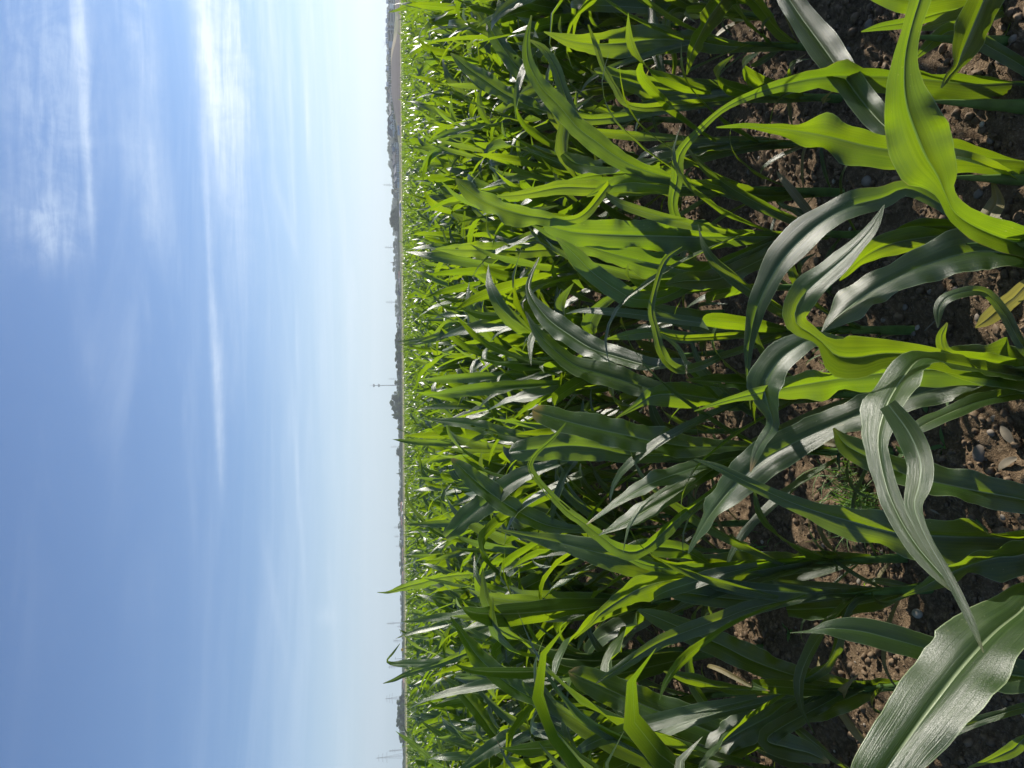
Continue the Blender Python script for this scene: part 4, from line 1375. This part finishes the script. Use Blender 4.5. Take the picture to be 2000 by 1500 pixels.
def windows(root, w, h, yf, storeys, cols, z_first=0.0, ww=1.1, wh=1.25):
    for s in range(storeys):
        for c in range(cols):
            x = -w / 2 + w * (c + 0.5) / cols
            z = h * (s + 0.55) / storeys
            f = MB().box((0, 0, 0), (ww, 0.12, wh)).build('window', M_GLASS, root, loc=(x, yf - 0.04, z))
            MB().box((0, 0, 0), (ww + 0.3, 0.2, 0.1)).build('sill', WALLS['white'], f, loc=(0, -0.05, -wh / 2 - 0.06))


def block(y0, y1, ptop, D, wall, storeys, cols, label, depth=11, group=None, balcony=False):
    cx, z0, w, h = place(y0, y1, D, ptop)
    root = link('apartment_block', None, loc=(cx, D, z0))
    tag(root, label, 'apartment block', group)
    MB().box((0, depth / 2, h / 2), (w, depth, h)).build('wall', WALLS[wall], root)
    rf = MB().box((0, depth / 2, h + 0.15), (w + 0.5, depth + 0.5, 0.3)).build('roof', ROOFS['grey'], root)
    MB().box((w * 0.2, depth * 0.5, h + 0.9), (1.6, 1.6, 1.2)).build('chimney', WALLS['grey'], rf)
    windows(root, w, h, 0.0, storeys, cols)
    if balcony:
        for s in range(1, storeys):
            bm = MB().box((0, 0, 0), (w * 0.6, 1.3, 0.18))
            bm.box((0, -0.6, 0.5), (w * 0.6, 0.06, 0.85))
            bm.build('balcony', WALLS['white'], root, loc=(w * 0.1, -0.7, h * s / storeys + 0.1))
    return root


def house(y0, y1, ptop, D, wall, roof, label, gable=False, depth=9, group=None, rfrac=0.4, storeys=2, cols=3):
    cx, z0, w, ht = place(y0, y1, D, ptop)
    h = ht * (1 - rfrac)
    root = link('house', None, loc=(cx, D, z0))
    tag(root, label, 'house', group)
    if gable:            # gable end towards the viewer
        MB().prism([(-w / 2, 0), (w / 2, 0), (w / 2, h), (0, ht - 0.15), (-w / 2, h)], 0, depth).build('wall', WALLS[wall], root)
        k = 0.35
        rf = MB().prism([(-w / 2 - 0.4, h - 0.3), (0, ht), (w / 2 + 0.4, h - 0.3), (w / 2 + 0.4, h - 0.3 + k), (0, ht + k), (-w / 2 - 0.4, h - 0.3 + k)], -0.4, depth + 0.4).build('roof', ROOFS[roof], root)
    else:
        MB().box((0, depth / 2, h / 2), (w, depth, h)).build('wall', WALLS[wall], root)
        bm = MB()
        kk = len(bm.v)
        e = 0.5
        bm.v += [(-w / 2 - e, -e, h), (w / 2 + e, -e, h), (w / 2 + e, depth + e, h), (-w / 2 - e, depth + e, h), (-w / 2 - e, depth / 2, ht), (w / 2 + e, depth / 2, ht)]
        bm.f += [(0, 1, 5, 4), (2, 3, 4, 5), (1, 2, 5), (3, 0, 4), (3, 2, 1, 0)]
        rf = bm.build('roof', ROOFS[roof], root)
    MB().box((w * 0.22, depth * 0.5, ht - 0.1), (0.6, 0.6, 1.2)).build('chimney', ROOFS['dark'], rf)
    windows(root, w, h, 0.0, storeys, cols, ww=min(1.4, w / cols * 0.5), wh=min(1.5, h / storeys * 0.5))
    return root


block(-14, 6, 759.5, 372, 'white', 3, 4, 'pale apartment block cut by the right edge of the view')
block(8, 24, 760.5, 370, 'grey', 3, 5, 'long pale grey apartment block with balconies at the right', balcony=True)
block(25, 42, 758.5, 368, 'beige', 3, 4, 'beige three storey apartment block between two pale ones')
block(43.5, 55, 758.5, 372, 'white', 3, 3, 'white apartment block with balconies left of the beige one', balcony=True)
block(56, 66, 758, 374, 'white', 3, 3, 'narrow white apartment block with dark window bays')
block(67, 80, 758.5, 372, 'grey', 2, 4, 'light grey flat roofed block left of the narrow white one')
block(81, 112, 760.5, 380, 'grey', 2, 7, 'long low pale hall behind the tan stubble field', 14)
block(113, 150, 760, 384, 'grey', 2, 8, 'long bluish grey row of flats above the brown field', 12)
block(150, 170, 759.5, 380, 'white', 2, 4, 'pale two storey flats with dark windows above the brown field')
house(171, 184, 757, 378, 'pink', 'dark', 'pinkish gabled house among the pale flats', True)
house(185, 203, 760, 350, 'white', 'dark', 'white house with dark roof beside the sloping brown field', False)
house(204, 222, 760, 345, 'cream', 'grey', 'cream house half hidden by garden bushes', False)
house(223, 239, 758.5, 342, 'grey', 'dark', 'grey gabled house with dark window openings', True)
house(240, 254, 758, 340, 'grey', 'dark', 'second grey gabled house next to the long white wall', True)
house(278, 288, 767, 300, 'white', 'grey', 'small white house with pale roof left of the bushes', True, rfrac=0.3)
house(288, 302, 767.5, 302, 'white', 'dark', 'small white house with a grey roof and two windows', False)
house(302, 316, 766, 300, 'pink', 'dark', 'shaded pinkish house with dark roof', False)
house(317, 334, 769, 300, 'white', 'grey', 'long pale house with two dark windows', False, cols=4)
house(335, 348, 770, 302, 'white', 'grey', 'pale house with one dark window under the round tree', False)
house(349, 356, 771, 304, 'white', 'dark', 'narrow pale house at the left end of the settlement', False, cols=2)
house(369, 378, 769, 330, 'cream', 'tan', 'house with a sunlit tan gable roof in front of trees', True, rfrac=0.5, cols=2)
house(530, 540, 778, 330, 'pink', 'red', 'small pinkish house in front of the tree belt', False, rfrac=0.5)
house(541, 550, 778.5, 330, 'white', 'grey', 'small white house right of the dark grove', False)
house(552, 562, 780, 325, 'white', 'dark', 'low white house with dark roof in front of the belt', False)
house(565, 572, 779, 328, 'cream', 'dark', 'tiny cream house with pale wall near the grove', True)
house(618, 628, 779, 330, 'white', 'dark', 'white house close to the right side of the grove', False)
house(630, 640, 781, 330, 'grey', 'dark', 'grey house touching the right side of the grove', False)
house(987, 999, 782, 360, 'white', 'red', 'house with a long red roof in the left tree belt', False, rfrac=0.6)
house(1006, 1012, 785, 350, 'white', 'grey', 'small house with a white wall in the left belt', True)
house(1014, 1026, 783, 360, 'white', 'red', 'second red roofed house in the left belt', False, rfrac=0.6)
house(1036, 1050, 785, 360, 'grey', 'dark', 'grey house at the left of the two red roofs', False)
house(1053, 1064, 784, 362, 'white', 'dark', 'pale house with dark roof in the thin left belt', False)
house(1078, 1088, 785.5, 365, 'pink', 'red', 'low pinkish house with a reddish roof', False, rfrac=0.6)
house(1093, 1100, 785.5, 365, 'white', 'red', 'white walled house beside the tiny conifer', False, rfrac=0.5)
house(1125, 1142, 785.5, 370, 'pink', 'red', 'long reddish house behind the upright leaf tip', False, rfrac=0.6)
house(1334, 1346, 786.5, 370, 'pink', 'red', 'low reddish building right of the tall dark clump', False, rfrac=0.5)

# garden wall in front of the houses, greenhouse tunnel, sign, van, poles
M_WHITE = WALLS['white']
cx, z0, w, h = place(246, 264, 215, 776.5)
wl = link('garden_wall', None, loc=(cx, 215, z0))
tag(wl, 'long low whitish wall in front of the gabled houses', 'wall')
MB().box((0, 0, h / 2), (w, 0.3, h)).build('wall_face', WALLS['grey'], wl)
MB().box((w / 2 - 0.25, -0.2, h / 2 + 0.05), (0.55, 0.5, h + 0.1)).build('gate_post', M_WHITE, wl)
cx, z0, w, h = place(391, 407, 205, 779.5)
M_FOIL = simple_mat('tunnel_foil', (0.72, 0.62, 0.58), 0.5, 0.1, 0.5, 0.4)
k = [(w / 2 * math.cos(a), max(0.0, h * math.sin(a))) for a in np.linspace(0, math.pi, 14)]
gh = link('greenhouse_tunnel', None, loc=(cx, 205, z0))
tag(gh, 'pale pinkish foil tunnel at the field edge before the tree clump', 'greenhouse')
MB().prism(k, 0, 12).build('foil', M_FOIL, gh, True)
MB().box((0, -0.05, h * 0.35), (w * 0.25, 0.08, h * 0.7)).build('door', WALLS['grey'], gh)

M_YEL = simple_mat('sign_yellow', (0.80, 0.46, 0.05), 0.5, 0.05, 2.0)
M_MET = simple_mat('galvanised', (0.30, 0.32, 0.34), 0.5, 0.2, 1.0, 0.5, metal=0.4)
p = at_dist(789, 1269, 180)
z0 = float(far_z(np.array([p[0]]), np.array([p[1]]))[0])
sg = link('road_sign', None, loc=(p[0], 180, z0))
tag(sg, 'small orange yellow sign board at the far left field edge', 'road sign')
hh_ = max(0.8, p[2] - z0)
MB().box((0, 0, hh_ - 0.05), (0.62, 0.05, 0.62)).build('board', M_YEL, sg)
MB().tube((-0.2, 0.06, 0), (-0.2, 0.06, hh_), 0.03).build('post', M_MET, sg)
MB().tube((0.2, 0.06, 0), (0.2, 0.06, hh_), 0.03).build('post', M_MET, sg)

p = at_dist(789.5, 1216, 182)
z0 = float(far_z(np.array([p[0]]), np.array([p[1]]))[0])
sg = link('road_sign', None, loc=(p[0], 182, z0))
tag(sg, 'tiny white sign board at the far field edge left of the tall leaf tip', 'road sign')
hh_ = max(0.8, p[2] - z0)
MB().box((0, 0, hh_ - 0.05), (0.42, 0.05, 0.42)).build('board', M_WHITE, sg)
MB().tube((0, 0.06, 0), (0, 0.06, hh_), 0.03).build('post', M_MET, sg)

# ------------------------------------------------------------------ distance: mast, pylons, turbine, church
M_STEEL = simple_mat('steel_far', (0.20, 0.22, 0.24), 0.6, 0.1, 1.0)


def tower(py, ptop, pbase, D, kind, label, cat, group=None, wpx=10, name=None):
    a = at_dist(ptop, py, D)
    z0 = float(far_z(np.array([a[0]]), np.array([D]))[0])
    H = a[2] - z0
    root = link(name or kind, None, loc=(a[0], D, z0))
    tag(root, label, cat, group)
    u = D / FPX               # one photograph pixel in metres
    if kind == 'radio_mast':
        MB().tube((0, 0, 0), (0, 0, H * 0.86), 1.0 * u, 0.6 * u, 12).build('shaft', M_STEEL, root)
        for zz in (0.70, 0.86):
            pl = MB().tube((0, 0, H * zz - 1.0 * u), (0, 0, H * zz + 1.0 * u), 2.6 * u, 2.6 * u, 14).build('platform', M_STEEL, root)
            for k in range(6):
                an = k * math.pi / 3
                MB().box((2.4 * u * math.cos(an), 2.4 * u * math.sin(an), H * zz + 1.2 * u), (1.0 * u, 1.0 * u, 2.2 * u), an).build('antenna_panel', M_MET, pl)
        MB().tube((0, 0, H * 0.86), (0, 0, H), 0.28 * u, 0.12 * u, 6).build('antenna', M_STEEL, root)
    elif kind == 'power_pylon':
        fw, tw_ = wpx * 0.20 * u, 0.25 * u
        r = 0.15 * u if D < 900 else 0.16 * u
        bm = MB()
        n = 8
        lev = []
        for i in range(n + 1):
            s = i / n
            hw = fw * (1 - s) ** 1.3 * 0.8 + tw_
            lev.append((hw, H * 0.95 * s))
        for i in range(n):
            (w0, z_0), (w1, z_1) = lev[i], lev[i + 1]
            for sx, sy in ((-1, -1), (1, -1), (1, 1), (-1, 1)):
                bm.tube((sx * w0, sy * w0, z_0), (sx * w1, sy * w1, z_1), r, r, 4)
            for sy in (-1, 1):
                bm.tube((-w0, sy * w0, z_0), (w1, sy * w1, z_1), r * 0.6, r * 0.6, 4)
                bm.tube((w0, sy * w0, z_0), (-w1, sy * w1, z_1), r * 0.6, r * 0.6, 4)
        bm.tube((0, 0, H * 0.94), (0, 0, H), r, r * 0.6, 4)
        bm.build('lattice', M_STEEL, root)
        for zz, ww in ((0.60, 1.0), (0.74, 0.82), (0.88, 0.6)):
            am = MB()
            L = wpx / 2 * u * ww
            am.tube((-L, 0, H * zz), (L, 0, H * zz), r, r, 4)
            am.tube((-L, 0, H * zz), (0, 0, H * zz + L * 0.22), r * 0.8, r * 0.8, 4)
            am.tube((L, 0, H * zz), (0, 0, H * zz + L * 0.22), r * 0.8, r * 0.8, 4)
            arm = am.build('crossarm', M_STEEL, root)
            for x in (-0.95, -0.55, 0.55, 0.95):
                MB().tube((x * L, 0, H * zz), (x * L, 0, H * zz - 1.4 * u), r * 0.9, r * 0.9, 4).build('insulator', M_STEEL, arm)
    return root


tower(753, 722, 775, 700, 'radio_mast', 'slender concrete radio mast with two antenna platforms above the trees', 'radio mast')
near_p = tower(1481, 732.5, 790, 620, 'power_pylon', 'largest lattice pylon with three crossarms at the far left', 'pylon', wpx=21)
far_pylons = [(1467, 758, 900, 7, 'slim distant pylon beside the largest pylon'),
              (1365, 751, 900, 20, 'faint pylon with wide crossarms behind the tall dark clump'),
              (1303, 757, 1000, 10, 'faint pylon behind the bent white leaf tip'),
              (1252, 767, 1500, 9, 'small faint pylon between the two upright leaf tips'),
              (1218, 754, 1100, 7, 'tall faint pylon left of the highest upright leaf tip'),
              (1224, 775, 2000, 5, 'tiny faint pylon close to the tall faint one'),
              (1067, 772, 2000, 5, 'tiny faint pylon above the thin left belt'),
              (1048, 769, 1800, 6, 'faint pylon left of the second red roof'),
              (1030, 768, 1800, 6, 'faint pylon above the second red roof'),
              (873, 762, 1400, 5, 'faint pylon left of the bushy rise'),
              (890, 771, 2000, 4, 'tiny faint pylon above the dark rounded tree'),
              (740, 758, 1300, 4, 'faint pylon just right of the radio mast'),
              (590, 752, 1200, 7, 'faint pylon right of the dark grove'),
              (483, 750, 1200, 7, 'faint pylon right of the church spire'),
              (361, 747, 1200, 6, 'faint pylon above the left end of the settlement')]
for py, pt, D, wpx, lab in far_pylons:
    tower(py, pt, 790, D, 'power_pylon', lab, 'pylon', wpx=wpx)
# power line between the nearest pylons
u = 620 / FPX
# lamp posts
for py, pt, D, lab in ((1287, 772, 300, 'grey slim lamp post at the left horizon beside the bent leaf'), (1429.5, 780, 300, 'pale slim pole in front of the tall dark clump')):
    a = at_dist(pt, py, D)
    z0 = float(far_z(np.array([a[0]]), np.array([D]))[0])
    root = link('street_lamp', None, loc=(a[0], D, z0))
    tag(root, lab, 'street lamp')
    MB().tube((0, 0, 0), (0, 0, a[2] - z0), 0.13, 0.07, 8).build('pole', M_MET, root)
    MB().box((0.35, 0, a[2] - z0), (0.9, 0.2, 0.12)).build('lamp_head', M_MET, root)

# wind turbine, far right
a = at_dist(752, 87, 1500)
wt = link('wind_turbine', None, loc=(a[0], 1500, 1.2))
tag(wt, 'tiny distant wind turbine above the trees at the right', 'wind turbine')
u = 1500 / FPX
H = a[2] - 1.2
M_WT = simple_mat('turbine_grey', (0.30, 0.33, 0.36), 0.5, 0.05)
MB().tube((0, 0, 0), (0, 0, H), 0.7 * u, 0.5 * u, 10).build('tower', M_WT, wt)
nb = MB().box((0, -1.0 * u, H), (1.0 * u, 2.6 * u, 1.0 * u)).build('nacelle', M_WT, wt)
for ang in (28, 148, 268):
    bl = MB()
    an = R(ang)
    dx, dz = math.cos(an), math.sin(an)
    bl.tube((0, -2.2 * u, H), (-dx * 3 * u, -2.2 * u, H + dz * 3 * u), 0.35 * u, 0.5 * u, 6)
    bl.tube((-dx * 3 * u, -2.2 * u, H + dz * 3 * u), (-dx * 10 * u, -2.2 * u, H + dz * 10 * u), 0.5 * u, 0.15 * u, 6)
    bl.build('blade', M_WT, nb)

# church spire
a = at_dist(762, 513, 760)
z0 = 1.2
u = 760 / FPX
ch = link('church_tower', None, loc=(a[0], 760, z0))
tag(ch, 'pointed dark church spire poking out of the tree belt', 'church')
H = a[2] - z0
MB().box((0, 0, (H - 9 * u) / 2 + 0.5 * u), (3.0 * u, 3.0 * u, H - 8 * u)).build('tower_wall', WALLS['cream'], ch)
MB().tube((0, 0, H - 8 * u), (0, 0, H), 2.3 * u, 0.08 * u, 4).build('spire', ROOFS['dark'], ch)

# ------------------------------------------------------------------ air
HZ = MB()
m, t = newmat('air')
pv = t.n('ShaderNodeVolumePrincipled', i_Density=0.00048)
pv.inputs['Color'].default_value = C4(0.86, 0.95, 1.0)
pv.inputs['Anisotropy'].default_value = 0.25
t.n('ShaderNodeOutputMaterial', i_Volume=pv.outputs[0])
HZ.box((0, 1100, 59), (5200, 2400, 122))
hz = HZ.build('haze', m)
tag(hz, kind='stuff')

# ------------------------------------------------------------------ sky
W = bpy.data.worlds.new('World')
S.world = W
W.use_nodes = True
t = NT(W.node_tree)
sky = t.n('ShaderNodeTexSky')
sky.sky_type = 'NISHITA'
sky.sun_disc = False
sky.sun_elevation = SUN_EL
sky.sun_rotation = SUN_AZ
sky.altitude = 300
sky.air_density = 1.0
sky.dust_density = 0.6
sky.ozone_density = 1.6
tc = t.n('ShaderNodeTexCoord')
dirv = t.vm('NORMALIZE', tc.outputs['Generated'])
sepd = t.n('ShaderNodeSeparateXYZ', i_0=dirv)
dz = t.m('MAXIMUM', sepd.outputs[2], 0.02)
# coordinates on a flat cloud layer
cx_ = t.m('DIVIDE', sepd.outputs[0], dz)
cy_ = t.m('DIVIDE', sepd.outputs[1], dz)
lay = t.n('ShaderNodeCombineXYZ', i_0=t.m('MULTIPLY', cx_, 0.55), i_1=t.m('MULTIPLY', cy_, 1.6), i_2=0.3)
wisp = t.noise(lay.outputs[0], 1.1, 7, 0.62, 0.6)
fine = t.n('ShaderNodeCombineXYZ', i_0=t.m('MULTIPLY', cx_, 2.0), i_1=t.m('MULTIPLY', cy_, 7.0), i_2=1.7)
fib = t.noise(fine.outputs[0], 1.6, 6, 0.65, 0.4)
warp = t.m('MULTIPLY', t.m('SUBTRACT', t.noise(dirv, 7.0, 4, 0.6), 0.5), 0.05)
warp2 = t.m('MULTIPLY', t.m('SUBTRACT', t.noise(dirv, 60.0, 3, 0.6), 0.5), 0.010)
puff = t.noise(dirv, 24.0, 8, 0.68, 0.8)
total = None


def band(p0, p1, w0, w1, amp, soft0=0.12, soft1=0.25, wk=1.0, tex=0.6, sharp=False):
    """a streak of cloud lying along the arc between two sky directions"""
    global total
    a = ray(*p0)
    b2 = ray(*p1)
    a, b2 = a / np.linalg.norm(a), b2 / np.linalg.norm(b2)
    n = np.cross(a, b2)
    L = math.asin(min(1, np.linalg.norm(n)))
    n /= np.linalg.norm(n)
    e = np.cross(n, a)
    al = t.m('DIVIDE', t.m('ARCTAN2', t.vm('DOT_PRODUCT', dirv, tuple(e)), t.vm('DOT_PRODUCT', dirv, tuple(a))), L)
    dist = t.vm('DOT_PRODUCT', dirv, tuple(n))
    dist = t.m('ADD', dist, t.m('ADD', t.m('MULTIPLY', warp, 0.18 * wk), t.m('MULTIPLY', warp2, wk)))
    wid = t.m('MAXIMUM', t.m('ADD', t.m('MULTIPLY', al, w1 - w0), w0), 0.0008)
    rel = t.m('DIVIDE', dist, wid)
    across = t.m('EXPONENT', t.m('MULTIPLY', t.m('MULTIPLY', rel, rel), -1.0))
    if sharp:            # crisp upper edge, diffuse lower side
        across = t.m('MULTIPLY', across, t.ss(rel, 1.1, 0.5))
    m_ = t.m('MULTIPLY', across, t.m('MULTIPLY', t.ss(al, -soft0, soft0), t.ss(al, 1.0, 1.0 - soft1 * 2)))
    tx = t.m('ADD', t.m('MULTIPLY', t.ss(t.m('ADD', t.m('MULTIPLY', fib, 0.55), t.m('MULTIPLY', puff, 0.45)), 0.36, 0.64), tex), 1 - tex)
    m_ = t.m('MULTIPLY', t.m('MULTIPLY', m_, tx), amp)
    total = m_ if total is None else t.m('ADD', total, m_)


band((146, -90), (189, 580), 0.0085, 0.0018, 0.5, 0.1, 0.3, 0.35, 0.55)
band((395, -120), (470, 640), 0.016, 0.020, 0.55, 0.1, 0.45, 0.8, 0.55)
band((378, -120), (440, 420), 0.010, 0.005, 0.45, 0.1, 0.3, 0.5, 0.4)
band((425, -100), (520, 900), 0.032, 0.03, 0.22, 0.1, 0.4, 1.2, 0.7)
band((392, 180), (440, 1060), 0.005, 0.004, 0.30, 0.2, 0.3, 0.5, 0.5)
band((424, 620), (436, 1060), 0.008, 0.004, 0.28, 0.2, 0.3, 0.4, 0.5)
band((80, -80), (118, 620), 0.045, 0.04, 0.30, 0.1, 0.3, 3.0, 0.95)
band((85, 380), (110, 560), 0.03, 0.03, 0.30, 0.3, 0.3, 3.0, 0.9)
band((255, -40), (300, 260), 0.018, 0.012, 0.30, 0.1, 0.3, 2.0, 0.9)
band((262, 210), (325, 590), 0.020, 0.010, 0.30, 0.2, 0.3, 1.5, 0.6)
band((455, 60), (485, 360), 0.012, 0.014, 0.42, 0.2, 0.3, 1.5, 0.6)
band((563, 40), (578, 560), 0.0035, 0.003, 0.35, 0.2, 0.3, 0.3, 0.4)
band((585, -40), (612, 430), 0.005, 0.002, 0.35, 0.2, 0.3, 0.3, 0.4)
band((440, -60), (505, 320), 0.010, 0.012, 0.38, 0.2, 0.4, 1.6, 0.8)
band((410, 80), (470, 420), 0.012, 0.010, 0.30, 0.2, 0.4, 1.6, 0.8)
band((505, -60), (540, 420), 0.012, 0.010, 0.22, 0.2, 0.4, 1.6, 0.8)
band((572, 780), (606, 1340), 0.0035, 0.003, 0.18, 0.2, 0.3, 0.3, 0.4)
band((640, 1040), (665, 1440), 0.004, 0.003, 0.1, 0.2, 0.3, 0.3, 0.4)
band((636, 1190), (640, 1235), 0.012, 0.012, 0.25, 0.4, 0.4, 2.0, 0.5)
band((535, 350), (600, 560), 0.006, 0.003, 0.2, 0.2, 0.3, 0.3, 0.4)
band((515, 1050), (575, 1380), 0.006, 0.004, 0.10, 0.2, 0.3, 0.3, 0.4)
# overall thin veil, thicker to the right and low down
right = t.ss(sepd.outputs[0], -0.35, 0.6)
veil = t.m('MULTIPLY', t.ss(wisp, 0.46, 0.80), t.m('ADD', t.m('MULTIPLY', right, 0.26), 0.05))
lowb = t.n('ShaderNodeCombineXYZ', i_0=t.m('MULTIPLY', sepd.outputs[0], 1.5), i_1=t.m('MULTIPLY', sepd.outputs[2], 34.0), i_2=4.0)
lown = t.noise(lowb.outputs[0], 1.3, 5, 0.6, 0.5)
low = t.m('MULTIPLY', t.m('MULTIPLY', t.ss(lown, 0.42, 0.72), t.ss(sepd.outputs[2], 0.30, 0.10)), t.m('ADD', t.m('MULTIPLY', right, 0.34), 0.14))
total = t.m('ADD', total, t.m('ADD', veil, low), clamp=True)
hz_ = t.ss(sepd.outputs[2], 0.22, -0.01)
skyc = t.mix(1.0, sky.outputs[0], C4(0.71, 1.03, 1.44), 'MULTIPLY')
cloudc = C4(9.6, 10.9, 12.4)
c = t.mix(t.m('MULTIPLY', hz_, 0.6), skyc, C4(7.6, 9.6, 11.0))
c = t.mix(total, c, cloudc)
bg = t.n('ShaderNodeBackground', i_Strength=0.053)
t.put(bg.inputs[0], c)
t.n('ShaderNodeOutputWorld', i_Surface=bg)
S.cycles.max_bounces = 6
S.cycles.diffuse_bounces = 2
S.cycles.transmission_bounces = 6
S.cycles.volume_bounces = 0
